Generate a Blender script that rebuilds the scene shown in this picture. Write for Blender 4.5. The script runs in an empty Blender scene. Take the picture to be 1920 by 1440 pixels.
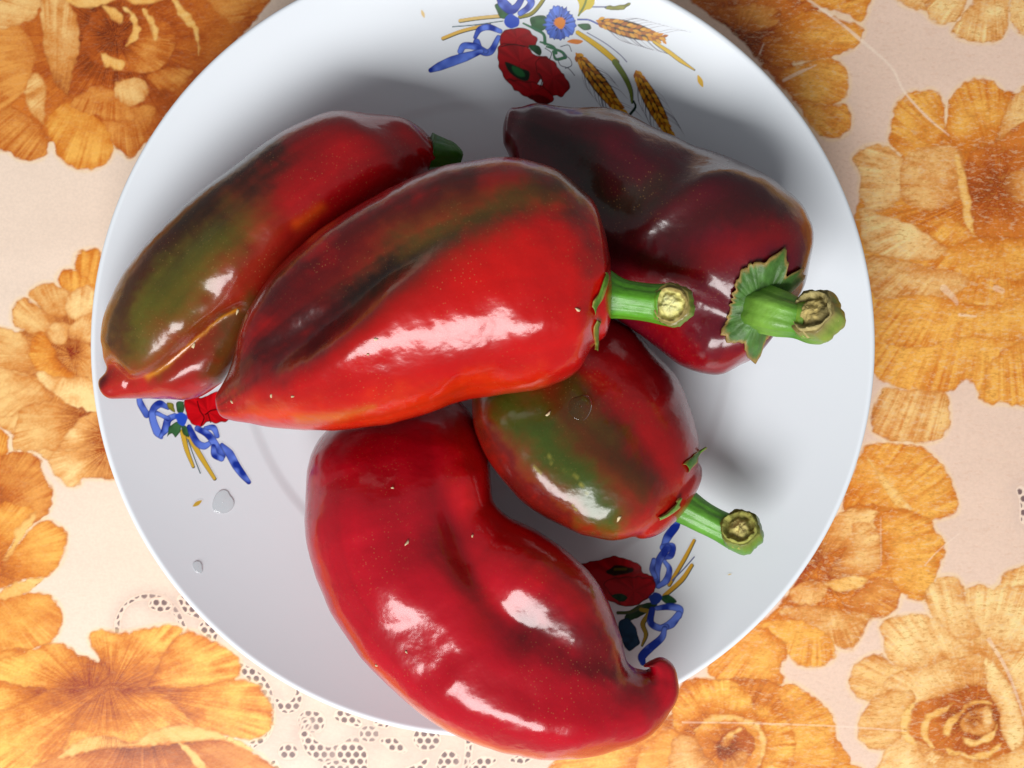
import bpy, math
import numpy as np
from mathutils import Vector, noise as mnoise

# ------------------------------------------------------------------ camera, light, exposure
W, H = 1920.0, 1440.0                      # photograph size; traced outlines are in these pixels
HFOV = math.radians(55.0)
ZC = 0.380                                 # camera height above the table (m)
K = 2 * math.tan(HFOV / 2) / W             # metres per pixel and metre of distance
scene = bpy.context.scene
COL = scene.collection

cam_d = bpy.data.cameras.new('camera'); cam = bpy.data.objects.new('camera', cam_d); COL.objects.link(cam)
cam.location = (0, 0, ZC); cam_d.sensor_width = 36; cam_d.angle = HFOV
cam_d.clip_start = 0.01; cam_d.clip_end = 20
scene.camera = cam

world = bpy.data.worlds.new('World'); scene.world = world; world.use_nodes = True
bg = world.node_tree.nodes['Background']
bg.inputs[0].default_value = (0.92, 0.955, 1.0, 1); bg.inputs[1].default_value = 0.23

def area_lamp(name, loc, target, sx, sy, energy, color):
    d = bpy.data.lights.new(name, 'AREA'); d.shape = 'RECTANGLE'; d.size = sx; d.size_y = sy
    d.energy = energy; d.color = color
    o = bpy.data.objects.new(name, d); COL.objects.link(o); o.location = loc
    o.rotation_euler = (Vector(target) - Vector(loc)).to_track_quat('-Z', 'Y').to_euler()
    return o
area_lamp('window_light', (-0.22, -0.80, 0.93), (0, 0, 0.03), 0.90, 0.50, 20.0, (1.0, 0.99, 0.98))

scene.view_settings.view_transform = 'Standard'; scene.view_settings.look = 'None'
scene.view_settings.exposure = 0.0; scene.view_settings.gamma = 1.0
scene.view_settings.use_curve_mapping = False
scene.render.engine = 'CYCLES'
scene.render.resolution_x = 1024; scene.render.resolution_y = 768

# ------------------------------------------------------------------ helpers
def p2w(px, py, z):
    px = np.asarray(px, float); py = np.asarray(py, float); z = np.asarray(z, float)
    d = ZC - z
    return (px - W / 2) * K * d, (H / 2 - py) * K * d
def w2p(x, y, z):
    d = ZC - z
    return x / (K * d) + W / 2, H / 2 - y / (K * d)
def P3(px, py, z):
    x, y = p2w(px, py, z); return Vector((float(x), float(y), float(z)))
def lin(c):
    c = np.asarray(c, float) / 255.0
    return np.where(c <= 0.04045, c / 12.92, ((c + 0.055) / 1.055) ** 2.4)
def sstep(a, b, x):
    t = np.clip((x - a) / (b - a), 0, 1); return t * t * (3 - 2 * t)

def vnoise(x, y, seed=0):
    """smooth value noise in 0..1 on arrays"""
    xi = np.floor(x).astype(np.int64); yi = np.floor(y).astype(np.int64)
    xf = x - xi; yf = y - yi
    def h(a, b):
        n = (a * 374761393 + b * 668265263 + seed * 974711) & 0x7fffffff
        n = ((n ^ (n >> 13)) * 1274126177) & 0x7fffffff
        return ((n ^ (n >> 16)) & 0xffff) / 65535.0
    u = xf * xf * (3 - 2 * xf); v = yf * yf * (3 - 2 * yf)
    return (h(xi, yi) * (1 - u) + h(xi + 1, yi) * u) * (1 - v) + (h(xi, yi + 1) * (1 - u) + h(xi + 1, yi + 1) * u) * v
def fbm(x, y, seed=0, o=3):
    s = 0; a = 0.5
    for i in range(o):
        s = s + a * vnoise(x * 2 ** i, y * 2 ** i, seed + 17 * i); a *= 0.5
    return s / (1 - 0.5 ** o)

def closed_spline(pts, n=6):
    p = np.asarray(pts, float); m = len(p); out = []
    for i in range(m):
        a, b, c, d = p[i - 1], p[i], p[(i + 1) % m], p[(i + 2) % m]
        for k in range(n):
            t = k / n
            out.append(0.5 * ((2 * b) + (c - a) * t + (2 * a - 5 * b + 4 * c - d) * t * t + (3 * b - a - 3 * c + d) * t ** 3))
    return np.array(out)
def open_spline(pts, n=8):
    p = np.asarray(pts, float); q = np.vstack([2 * p[0] - p[1], p, 2 * p[-1] - p[-2]]); out = []
    for i in range(1, len(q) - 2):
        a, b, c, d = q[i - 1], q[i], q[i + 1], q[i + 2]
        for k in range(n):
            t = k / n
            out.append(0.5 * ((2 * b) + (c - a) * t + (2 * a - 5 * b + 4 * c - d) * t * t + (3 * b - a - 3 * c + d) * t ** 3))
    out.append(p[-1]); return np.array(out)
def pchip(y, xs, xq):
    """shape-preserving cubic through rows of y"""
    y = np.asarray(y, float); xs = np.asarray(xs, float); h = np.diff(xs)[:, None]; dl = np.diff(y, axis=0) / h
    m = np.zeros_like(y); m[0] = dl[0]; m[-1] = dl[-1]
    a, b = dl[:-1], dl[1:]
    with np.errstate(divide='ignore', invalid='ignore'):
        hm = np.where(a * b > 0, 2 * a * b / (a + b), 0)
    m[1:-1] = 0.5 * hm + 0.5 * np.where(a * b > 0, 0.5 * (a + b), 0)
    i = np.clip(np.searchsorted(xs, xq) - 1, 0, len(xs) - 2); hh = h[i]; t = ((xq - xs[i])[:, None]) / hh
    return (y[i] * (2 * t ** 3 - 3 * t ** 2 + 1) + hh * m[i] * (t ** 3 - 2 * t ** 2 + t)
            + y[i + 1] * (-2 * t ** 3 + 3 * t ** 2) + hh * m[i + 1] * (t ** 3 - t ** 2))

def polyline_dist(X, Y, pts, attrs=None):
    """distance to an open polyline; attrs (one row per point) interpolated at the nearest place"""
    best = np.full(X.shape, 1e9); at = None
    if attrs is not None: attrs = np.asarray(attrs, float); at = np.zeros(X.shape + (attrs.shape[1],))
    for i in range(len(pts) - 1):
        ax, ay = pts[i]; bx, by = pts[i + 1]; dx, dy = bx - ax, by - ay
        t = np.clip(((X - ax) * dx + (Y - ay) * dy) / (dx * dx + dy * dy + 1e-9), 0, 1)
        d = np.hypot(X - ax - t * dx, Y - ay - t * dy); m = d < best
        best = np.where(m, d, best)
        if at is not None:
            v = attrs[i] * (1 - t[..., None]) + attrs[i + 1] * t[..., None]; at = np.where(m[..., None], v, at)
    return best, at

def mesh_grid(name, V, faces4=None, mat=None, parent=None, colors=None, smooth=True, faces3=None):
    """V (n,3); faces4 (m,4) int; colors (n,3 or 4) linear"""
    me = bpy.data.meshes.new(name); V = np.asarray(V, np.float32)
    me.vertices.add(len(V)); me.vertices.foreach_set('co', V.ravel())
    f4 = np.zeros((0, 4), np.int32) if faces4 is None else np.asarray(faces4, np.int32).reshape(-1, 4)
    f3 = np.zeros((0, 3), np.int32) if faces3 is None else np.asarray(faces3, np.int32).reshape(-1, 3)
    li = np.concatenate([f4.ravel(), f3.ravel()]).astype(np.int32)
    ls = np.concatenate([np.arange(len(f4)) * 4, len(f4) * 4 + np.arange(len(f3)) * 3]).astype(np.int32)
    me.loops.add(len(li)); me.loops.foreach_set('vertex_index', li)
    me.polygons.add(len(ls)); me.polygons.foreach_set('loop_start', ls)
    me.update(calc_edges=True); me.validate()
    if smooth: me.polygons.foreach_set('use_smooth', np.ones(len(me.polygons), bool))
    if colors is not None:
        c = np.ones((len(V), 4), np.float32); c[:, :colors.shape[1]] = colors
        a = me.color_attributes.new('Col', 'FLOAT_COLOR', 'POINT'); a.data.foreach_set('color', c.ravel())
    if mat: me.materials.append(mat)
    o = bpy.data.objects.new(name, me); COL.objects.link(o)
    if parent: o.parent = parent; o.matrix_parent_inverse = parent.matrix_world.inverted()
    return o
def ring_faces(nr, ns, closed=True, flip=False):
    i = np.arange(nr - 1)[:, None]; j = np.arange(ns if closed else ns - 1)[None, :]; jn = (j + 1) % ns
    f = np.stack([i * ns + j, i * ns + jn, (i + 1) * ns + jn, (i + 1) * ns + j], -1).reshape(-1, 4)
    return f[:, ::-1] if flip else f
def empty(name, loc, label, cat, group=None):
    o = bpy.data.objects.new(name, None); COL.objects.link(o); o.location = loc; o.empty_display_size = 0.02
    o['label'] = label; o['category'] = cat
    if group: o['group'] = group
    bpy.context.view_layer.update()
    return o

# ------------------------------------------------------------------ materials
def newmat(name):
    m = bpy.data.materials.new(name); m.use_nodes = True; nt = m.node_tree
    return m, nt, nt.nodes['Principled BSDF']
def nd(nt, t, **kw):
    n = nt.nodes.new(t)
    for k, v in kw.items(): setattr(n, k, v)
    return n
def mixrgb(nt, fac, a, b, mode='MIX'):
    n = nd(nt, 'ShaderNodeMix', data_type='RGBA', blend_type=mode)
    for s, v in ((n.inputs[0], fac), (n.inputs[6], a), (n.inputs[7], b)):
        if isinstance(v, bpy.types.NodeSocket): nt.links.new(v, s)
        elif isinstance(v, (int, float)): s.default_value = v
        else: s.default_value = (*v, 1)
    return n.outputs[2]
def ramp(nt, src, stops):
    n = nd(nt, 'ShaderNodeValToRGB'); e = n.color_ramp.elements
    while len(e) < len(stops): e.new(0.5)
    for k, (p, v) in enumerate(stops): e[k].position = p; e[k].color = (v, v, v, 1)
    nt.links.new(src, n.inputs[0]); return n.outputs[0]
def tex_noise(nt, scale, detail=4, rough=0.55, stretch=None, rot=0.0, dist=0.0):
    tc = nd(nt, 'ShaderNodeTexCoord'); v = tc.outputs['Object']
    if stretch:
        mp = nd(nt, 'ShaderNodeMapping'); mp.inputs['Scale'].default_value = stretch; mp.inputs['Rotation'].default_value = (0, 0, rot)
        nt.links.new(v, mp.inputs[0]); v = mp.outputs[0]
    n = nd(nt, 'ShaderNodeTexNoise'); n.inputs['Scale'].default_value = scale; n.inputs['Detail'].default_value = detail
    n.inputs['Roughness'].default_value = rough; n.inputs['Distortion'].default_value = dist
    nt.links.new(v, n.inputs['Vector']); return n.outputs['Fac']
def bump(nt, bsdf, h, strength, dist, prev=None):
    b = nd(nt, 'ShaderNodeBump'); b.inputs['Strength'].default_value = strength; b.inputs['Distance'].default_value = dist
    nt.links.new(h, b.inputs['Height'])
    if prev: nt.links.new(prev, b.inputs['Normal'])
    nt.links.new(b.outputs[0], bsdf.inputs['Normal']); return b.outputs[0]
def attr_col(nt):
    a = nd(nt, 'ShaderNodeAttribute'); a.attribute_name = 'Col'; return a

def mat_pepper():
    m, nt, b = newmat('pepper_skin'); a = attr_col(nt)
    c = a.outputs['Color']
    mott = tex_noise(nt, 70, 5, 0.6)
    c = mixrgb(nt, ramp(nt, mott, [(0.40, 0.0), (0.80, 0.16)]), c, (0.07, 0.003, 0.003))
    # tiny pale lenticels, denser in patches
    tc = nd(nt, 'ShaderNodeTexCoord'); vo = nd(nt, 'ShaderNodeTexVoronoi'); vo.inputs['Scale'].default_value = 800
    nt.links.new(tc.outputs['Object'], vo.inputs['Vector'])
    dots = ramp(nt, vo.outputs['Distance'], [(0.10, 1.0), (0.22, 0.0)])
    dens = ramp(nt, tex_noise(nt, 38, 3), [(0.46, 0.0), (0.64, 1.0)])
    sel = nd(nt, 'ShaderNodeMath', operation='MULTIPLY'); nt.links.new(dots, sel.inputs[0]); nt.links.new(dens, sel.inputs[1])
    sel2 = nd(nt, 'ShaderNodeMath', operation='MULTIPLY'); nt.links.new(sel.outputs[0], sel2.inputs[0]); sel2.inputs[1].default_value = 0.22
    c = mixrgb(nt, sel2.outputs[0], c, (0.55, 0.30, 0.10))
    nt.links.new(c, b.inputs['Base Color'])
    b.inputs['Roughness'].default_value = 0.30
    r = ramp(nt, tex_noise(nt, 55, 4), [(0.3, 0.20), (0.75, 0.36)]); nt.links.new(r, b.inputs['Roughness'])
    b.inputs['Specular IOR Level'].default_value = 0.16
    b.inputs['Coat Weight'].default_value = 0.80; b.inputs['Coat Roughness'].default_value = 0.17; b.inputs['Coat IOR'].default_value = 1.50
    b.inputs['Subsurface Weight'].default_value = 0.08; b.inputs['Subsurface Scale'].default_value = 0.004
    b.inputs['Subsurface Radius'].default_value = (1.0, 0.15, 0.08)
    p = bump(nt, b, tex_noise(nt, 95, 3, 0.5), 0.20, 0.0018)
    p = bump(nt, b, tex_noise(nt, 230, 2, 0.5), 0.13, 0.0009, p)
    p = bump(nt, b, tex_noise(nt, 620, 3, 0.6), 0.07, 0.0004, p)
    nt.links.new(p, b.inputs['Coat Normal'])
    return m
def mat_attr(name, rough=0.5, bscale=300, bstr=0.3, bdist=0.0008, coat=0.0, mottle=0.15, spec=0.4):
    m, nt, b = newmat(name); a = attr_col(nt)
    n = tex_noise(nt, bscale, 4)
    c = mixrgb(nt, ramp(nt, n, [(0.3, mottle), (0.7, 0.0)]), a.outputs['Color'], (0.02, 0.03, 0.005))
    nt.links.new(c, b.inputs['Base Color']); b.inputs['Roughness'].default_value = rough
    b.inputs['Coat Weight'].default_value = coat; b.inputs['Coat Roughness'].default_value = 0.12
    b.inputs['Specular IOR Level'].default_value = spec
    bump(nt, b, n, bstr, bdist); return m
def mat_glaze(name, decal=False):
    m, nt, b = newmat(name)
    base = (0.775, 0.82, 0.865)
    n = tex_noise(nt, 18, 4)
    c = mixrgb(nt, ramp(nt, n, [(0.4, 0.0), (0.8, 0.10)]), base, (0.72, 0.76, 0.795))
    if decal:
        a = attr_col(nt); c = mixrgb(nt, a.outputs['Alpha'], c, a.outputs['Color'])
    nt.links.new(c, b.inputs['Base Color'])
    b.inputs['Roughness'].default_value = 0.14; b.inputs['Specular IOR Level'].default_value = 0.12
    b.inputs['Coat Weight'].default_value = 0.0; b.inputs['Coat Roughness'].default_value = 0.10
    bump(nt, b, tex_noise(nt, 60, 3), 0.05, 0.0008)
    return m
def mat_cloth():
    m, nt, b = newmat('oilcloth_print'); a = attr_col(nt); c = a.outputs['Color']
    # cloth grain and its painted glare: short pale dashes of the base colour, strength in alpha
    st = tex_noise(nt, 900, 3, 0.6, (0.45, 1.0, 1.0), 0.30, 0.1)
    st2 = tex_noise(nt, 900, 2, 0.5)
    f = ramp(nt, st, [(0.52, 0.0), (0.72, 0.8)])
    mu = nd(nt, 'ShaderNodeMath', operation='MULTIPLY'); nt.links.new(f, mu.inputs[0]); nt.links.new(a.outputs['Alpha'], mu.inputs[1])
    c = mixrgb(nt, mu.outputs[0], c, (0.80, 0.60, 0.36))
    d = ramp(nt, st, [(0.30, 1.0), (0.46, 0.0)])
    mu2 = nd(nt, 'ShaderNodeMath', operation='MULTIPLY'); nt.links.new(d, mu2.inputs[0]); nt.links.new(a.outputs['Alpha'], mu2.inputs[1])
    c = mixrgb(nt, mu2.outputs[0], c, (0.52, 0.21, 0.04))
    g = ramp(nt, st2, [(0.35, 0.97), (0.65, 1.03)])
    c = mixrgb(nt, 1.0, c, g, 'MULTIPLY')
    nt.links.new(c, b.inputs['Base Color'])
    r = ramp(nt, tex_noise(nt, 25, 4), [(0.3, 0.34), (0.7, 0.48)]); nt.links.new(r, b.inputs['Roughness'])
    b.inputs['Specular IOR Level'].default_value = 0.35
    p = bump(nt, b, tex_noise(nt, 9, 3), 0.25, 0.004)
    bump(nt, b, st, 0.10, 0.0004, p)
    return m
def mat_simple(name, col, rough=0.6, scale=60, var=0.3):
    m, nt, b = newmat(name)
    n = tex_noise(nt, scale, 5)
    c = mixrgb(nt, ramp(nt, n, [(0.3, 0.0), (0.75, 1.0)]), col, tuple(x * (1 - var) for x in col))
    nt.links.new(c, b.inputs['Base Color']); b.inputs['Roughness'].default_value = rough
    bump(nt, b, n, 0.3, 0.001); return m
def mat_water():
    """clear thin water: see-through film with a glossy Fresnel surface, so light passes to what lies below"""
    m, nt, b = newmat('water'); nt.nodes.remove(b); out = nt.nodes['Material Output']
    t = nd(nt, 'ShaderNodeBsdfTransparent'); t.inputs[0].default_value = (0.93, 0.95, 0.95, 1); g = nd(nt, 'ShaderNodeBsdfGlossy'); g.inputs['Roughness'].default_value = 0.03
    f = nd(nt, 'ShaderNodeFresnel'); f.inputs[0].default_value = 1.40; mx = nd(nt, 'ShaderNodeMixShader')
    nt.links.new(f.outputs[0], mx.inputs[0]); nt.links.new(t.outputs[0], mx.inputs[1]); nt.links.new(g.outputs[0], mx.inputs[2]); nt.links.new(mx.outputs[0], out.inputs[0]); return m

M_PEP = mat_pepper()
M_STEM = mat_attr('stem_green', 0.42, 420, 0.35, 0.0008, 0.15, 0.2)
M_CUT = mat_attr('dry_cut', 0.8, 900, 0.6, 0.0008, 0.0, 0.18, 0.2)
M_LEAF = mat_attr('calyx_green', 0.55, 380, 0.5, 0.0009, 0.05, 0.35)
M_GLAZE = mat_glaze('bowl_glaze'); M_DECAL = mat_glaze('bowl_transfer_print', True)
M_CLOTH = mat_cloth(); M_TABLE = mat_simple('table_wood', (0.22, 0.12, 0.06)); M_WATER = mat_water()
M_CRUMB = mat_simple('crumb', (0.72, 0.58, 0.34), 0.7, 900, 0.3)

# ------------------------------------------------------------------ raster canvas for flat print
class Canvas:
    def __init__(s, xs, ys, base):
        s.xs, s.ys = np.asarray(xs, float), np.asarray(ys, float)
        s.rgb = np.ones((len(ys), len(xs), 3)) * lin(base); s.a = np.zeros((len(ys), len(xs)))
        s.clip = None
    def box(s, x0, y0, x1, y1):
        i0, i1 = np.searchsorted(s.xs, [x0, x1]); j0, j1 = np.searchsorted(s.ys, [y0, y1])
        if i1 - i0 < 1 or j1 - j0 < 1: return None
        X, Y = np.meshgrid(s.xs[i0:i1], s.ys[j0:j1]); return slice(j0, j1), slice(i0, i1), X, Y
    def put(s, sl, cov, col, alpha=None):
        if s.clip is not None: cov = cov * s.clip[sl]
        c = cov[..., None]; s.rgb[sl] = s.rgb[sl] * (1 - c) + col * c
        s.a[sl] = s.a[sl] * (1 - cov) + (1.0 if alpha is None else alpha) * cov
    def sdf(s, poly, pad=6):
        b = s.box(poly[:, 0].min() - pad, poly[:, 1].min() - pad, poly[:, 0].max() + pad, poly[:, 1].max() + pad)
        if b is None: return None
        j, i, X, Y = b; ins = np.zeros(X.shape, bool); d2 = np.full(X.shape, 1e12); n = len(poly)
        for k in range(n):
            ax, ay = poly[k]; bx, by = poly[(k + 1) % n]; dx, dy = bx - ax, by - ay
            t = np.clip(((X - ax) * dx + (Y - ay) * dy) / (dx * dx + dy * dy + 1e-9), 0, 1)
            d2 = np.minimum(d2, (X - ax - t * dx) ** 2 + (Y - ay - t * dy) ** 2)
            if ay != by:
                c = (ay > Y) != (by > Y); xi = (bx - ax) * (Y - ay) / (by - ay) + ax; ins ^= c & (X < xi)
        return (j, i), X, Y, np.where(ins, 1, -1) * np.sqrt(d2)
    def poly(s, pts, col, soft=1.2, alpha=None, op=1.0, smooth=True, shade=None, wob=0):
        p = closed_spline(pts) if smooth else np.asarray(pts, float)
        r = s.sdf(p)
        if r is None: return
        sl, X, Y, d = r
        if wob: d = d + wob * (vnoise(X / 9, Y / 9, 5) - 0.5)
        c = np.ones(X.shape + (3,)) * lin(col)
        if shade: c = shade(X, Y, d, c)
        s.put(sl, sstep(-soft, soft, d) * op, c, alpha)
    def stroke(s, pts, w, col, soft=1.2, alpha=None, op=1.0, shade=None):
        p = open_spline(pts); w = np.interp(np.linspace(0, 1, len(p)), np.linspace(0, 1, len(np.atleast_1d(w))), np.atleast_1d(w))
        m = w.max() + 6; b = s.box(p[:, 0].min() - m, p[:, 1].min() - m, p[:, 0].max() + m, p[:, 1].max() + m)
        if b is None: return
        j, i, X, Y = b; d, at = polyline_dist(X, Y, p, w[:, None]); d = at[..., 0] / 2 - d
        c = np.ones(X.shape + (3,)) * lin(col)
        if shade: c = shade(X, Y, d, c)
        s.put((j, i), sstep(-soft, soft, d) * op, c, alpha)

# ------------------------------------------------------------------ tablecloth print
def axis(lo, a, b, hi, fine, coarse):
    return np.concatenate([np.arange(lo, a, coarse), np.arange(a, b, fine), np.arange(b, hi, coarse)])
cx = axis(-760, -12, 1932, 2680, 1.9, 14); cy = axis(-640, -12, 1452, 2080, 1.9, 14)
CV = Canvas(cx, cy, (236, 212, 194))
GX, GY = np.meshgrid(cx, cy)
# the paper-like ground: creamier to the left, pinker to the right, faint brushed clouds
cl = fbm(GX / 160, GY / 55, 3); mixr = sstep(300, 1500, GX)[..., None]
CV.rgb = (lin((243, 220, 200)) * (1 - mixr) + lin((238, 207, 186)) * mixr) * (0.92 + 0.07 * cl[..., None])
CV.a = 0.03 + 0.10 * mixr[..., 0]
GRAIN_GLARE = lambda X: 0.10 + 0.48 * sstep(900, 1650, X)  # streak strength: cloth grain plus painted glare, rising to the right

PAL = {'amber': ((246, 186, 84), (214, 122, 28), (176, 84, 16)),
       'orange': ((240, 172, 76), (216, 126, 36), (178, 88, 20)),
       'rust': ((226, 150, 68), (196, 104, 30), (154, 70, 16)),
       'pale': ((248, 208, 140), (226, 158, 84), (186, 108, 46)),
       'sand': ((240, 190, 118), (216, 140, 64), (172, 92, 34)),
       'lip': ((246, 200, 120), (238, 178, 92), (200, 120, 50)),
       'deep': ((208, 116, 38), (176, 82, 20), (134, 56, 10))}
_seed = [1]
def petal(pts, pal='orange', base=None, lift=0.0, streak=1.0, halo=True):
    """one printed petal: light body, dark base, streaks fanning from the base, thin dark edge, pale halo"""
    _seed[0] += 1; sd = _seed[0]
    p = np.asarray(pts, float); c0 = p.mean(0); L, Md, Dk = (lin(c) for c in PAL[pal])
    bx, by = base if base is not None else c0 + (c0 - p[0]) * 0.9
    far = max(np.hypot(p[:, 0] - bx, p[:, 1] - by).max(), 1)
    def shade(X, Y, d, c):
        t = np.hypot(X - bx, Y - by) / far; an = np.arctan2(Y - by, X - bx)
        s1 = vnoise(an * far / 7, t * 2.2, sd); s2 = vnoise(an * far / 3.2 + 9, t * 3.5, sd + 3)
        st = (0.6 * s1 + 0.4 * s2 - 0.5) * streak
        rub = fbm(X / 34, Y / 22, sd + 5) - 0.5
        v = 0.16 + 0.72 * sstep(0.12, 0.72, t) + 0.95 * st * (0.35 + 0.65 * sstep(0.25, 0.0, np.abs(t - 0.92)) + 0.5 * sstep(0.6, 0.2, t)) + 0.75 * rub + lift + 0.22 * (vnoise(X / 3.1, Y / 2.3, sd + 8) - 0.5)
        v = v - 0.28 * np.exp(-d / 11.0) * (0.5 + s1)
        v = np.clip(v, -0.3, 1.1)[..., None]
        col = np.where(v > 0.5, Md + (L - Md) * (v - 0.5) * 2, Dk + (Md - Dk) * np.clip(v, -0.3, 1) * 2)
        e = np.exp(-(d / 2.6) ** 2)[..., None] * 0.20
        return np.clip(col * (1 - e) + lin((150, 62, 18)) * e, 0.002, 1)
    if halo:
        q = closed_spline(p); r = CV.sdf(q, 10)
        if r is not None:
            sl, X, Y, d = r
            CV.put(sl, np.exp(-((d + 2) / 4.0) ** 2) * 0.35 * (CV.a[sl] < 0.9), np.ones(X.shape + (3,)) * lin((250, 214, 150)), CV.a[sl])
    CV.poly(p, (0, 0, 0), 2.6, None, 1.0, True, shade, wob=6)
def Z(x0, y0, s, pts): return [(x0 + x / s, y0 + y / s) for x, y in pts]

def group(x0, y0, s, center, items):
    cen = (x0 + center[0] / s, y0 + center[1] / s)
    for it in items:
        pal, pts = it[0], it[1]; kw = it[2] if len(it) > 2 else {}
        b = kw.pop('base', None); b = (x0 + b[0] / s, y0 + b[1] / s) if b else cen
        petal(Z(x0, y0, s, pts), pal, b, **kw)

# A: dark rose above the left rim
group(0, 0, 3, (650, 200), [
    ('deep', [(-60, -60), (400, -90), (900, -90), (1500, -60), (1400, 150), (1050, 500), (860, 760), (740, 880), (690, 860), (600, 700), (300, 800), (100, 780), (-60, 740)], {'halo': False}),
    ('rust', [(640, 820), (560, 700), (640, 640), (760, 600), (880, 600), (820, 760), (745, 885), (690, 862)]),
    ('rust', [(-30, 560), (60, 590), (180, 670), (250, 740), (272, 820), (230, 890), (120, 897), (40, 850), (-30, 820)]),
    ('orange', [(302, 820), (250, 680), (330, 600), (420, 580), (520, 640), (600, 720), (637, 820), (600, 912), (490, 955), (390, 932), (320, 870)]),
    ('rust', [(-30, 140), (120, 150), (200, 300), (170, 430), (140, 500), (60, 590), (-30, 610)], {'lift': 0.15}),
    ('sand', [(140, 500), (190, 400), (250, 480), (255, 600), (242, 692), (185, 652), (150, 580)]),
    ('rust', [(400, 560), (560, 480), (700, 560), (760, 660), (660, 690), (540, 650), (440, 620)]),
    ('sand', [(230, -20), (245, 250), (285, 420), (360, 525), (388, 545), (400, 430), (437, 300), (440, 150), (400, 30), (350, -20)], {'base': (300, 760)}),
    ('sand', [(-30, -30), (215, -30), (200, 80), (120, 130), (-30, 152)], {'lift': 0.2}),
    ('deep', [(460, 210), (540, 60), (680, 40), (860, 60), (970, 150), (980, 290), (900, 380), (720, 400), (560, 360), (480, 290)]),
    ('rust', [(690, 230), (800, 200), (960, 220), (970, 300), (880, 400), (790, 405), (720, 360)]),
    ('sand', [(640, 490), (700, 440), (810, 455), (822, 540), (730, 600), (670, 560)]),
    ('rust', [(830, 420), (960, 380), (1080, 400), (1000, 500), (900, 500)]),
    ('lip', [(560, 290), (590, 370), (680, 388), (702, 345), (620, 320)], {'halo': False}),
    ('lip', [(690, 40), (740, 60), (785, 150), (775, 220), (705, 255), (745, 175), (730, 95)], {'halo': False}),
    ('lip', [(800, 50), (860, 100), (892, 180), (868, 232), (850, 150)], {'halo': False}),
    ('lip', [(570, 30), (640, 50), (690, 90), (672, 135), (620, 90)], {'halo': False}),
    ('lip', [(970, -10), (1050, 60), (1108, 150), (1118, 310), (1088, 180), (1000, 80)], {'halo': False}),
    ('lip', [(370, -20), (420, 36), (540, 36), (660, -20)], {'halo': False}),
    ('lip', [(680, -20), (760, 22), (860, 22), (940, -20)], {'halo': False}),
    ('rust', [(1180, -20), (1240, 90), (1330, 130), (1420, 60), (1500, -20)]),
])
# B: dark petals above the right rim
group(1280, 0, 3, (300, 250), [
    ('deep', [(20, -60), (700, -60), (760, 60), (620, 300), (700, 560), (620, 560), (300, 200)], {'halo': False}),
    ('orange', [(560, -60), (1030, -60), (1047, 50), (1006, 122), (950, 92), (830, 50), (700, 10)]),
    ('orange', [(480, 170), (700, 60), (900, 110), (1012, 150), (1014, 200), (960, 270), (820, 322), (650, 350), (520, 380), (440, 300)]),
    ('orange', [(540, 420), (700, 350), (830, 327), (905, 370), (937, 450), (915, 550), (800, 600), (660, 570)]),
    ('orange', [(670, 570), (800, 590), (908, 580), (947, 640), (942, 720), (890, 768), (810, 775), (700, 680)]),
    ('rust', [(200, 60), (420, 20), (560, 60), (500, 150), (340, 180)]),
])
# C: pale rose at the top right corner
group(1280, 0, 3, (1750, -320), [
    ('pale', [(1200, -60), (1420, -60), (1400, 60), (1300, 42), (1230, 15)]),
    ('pale', [(1370, -60), (1600, -60), (1560, 100), (1500, 128), (1440, 128), (1380, 82)]),
    ('pale', [(1530, 140), (1600, 60), (1700, -60), (1840, -60), (1832, 140), (1780, 222), (1690, 236), (1580, 222), (1518, 180)]),
    ('pale', [(1850, 120), (1845, 0), (1900, -60), (2000, -60), (2000, 200), (1910, 190)]),
])
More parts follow.
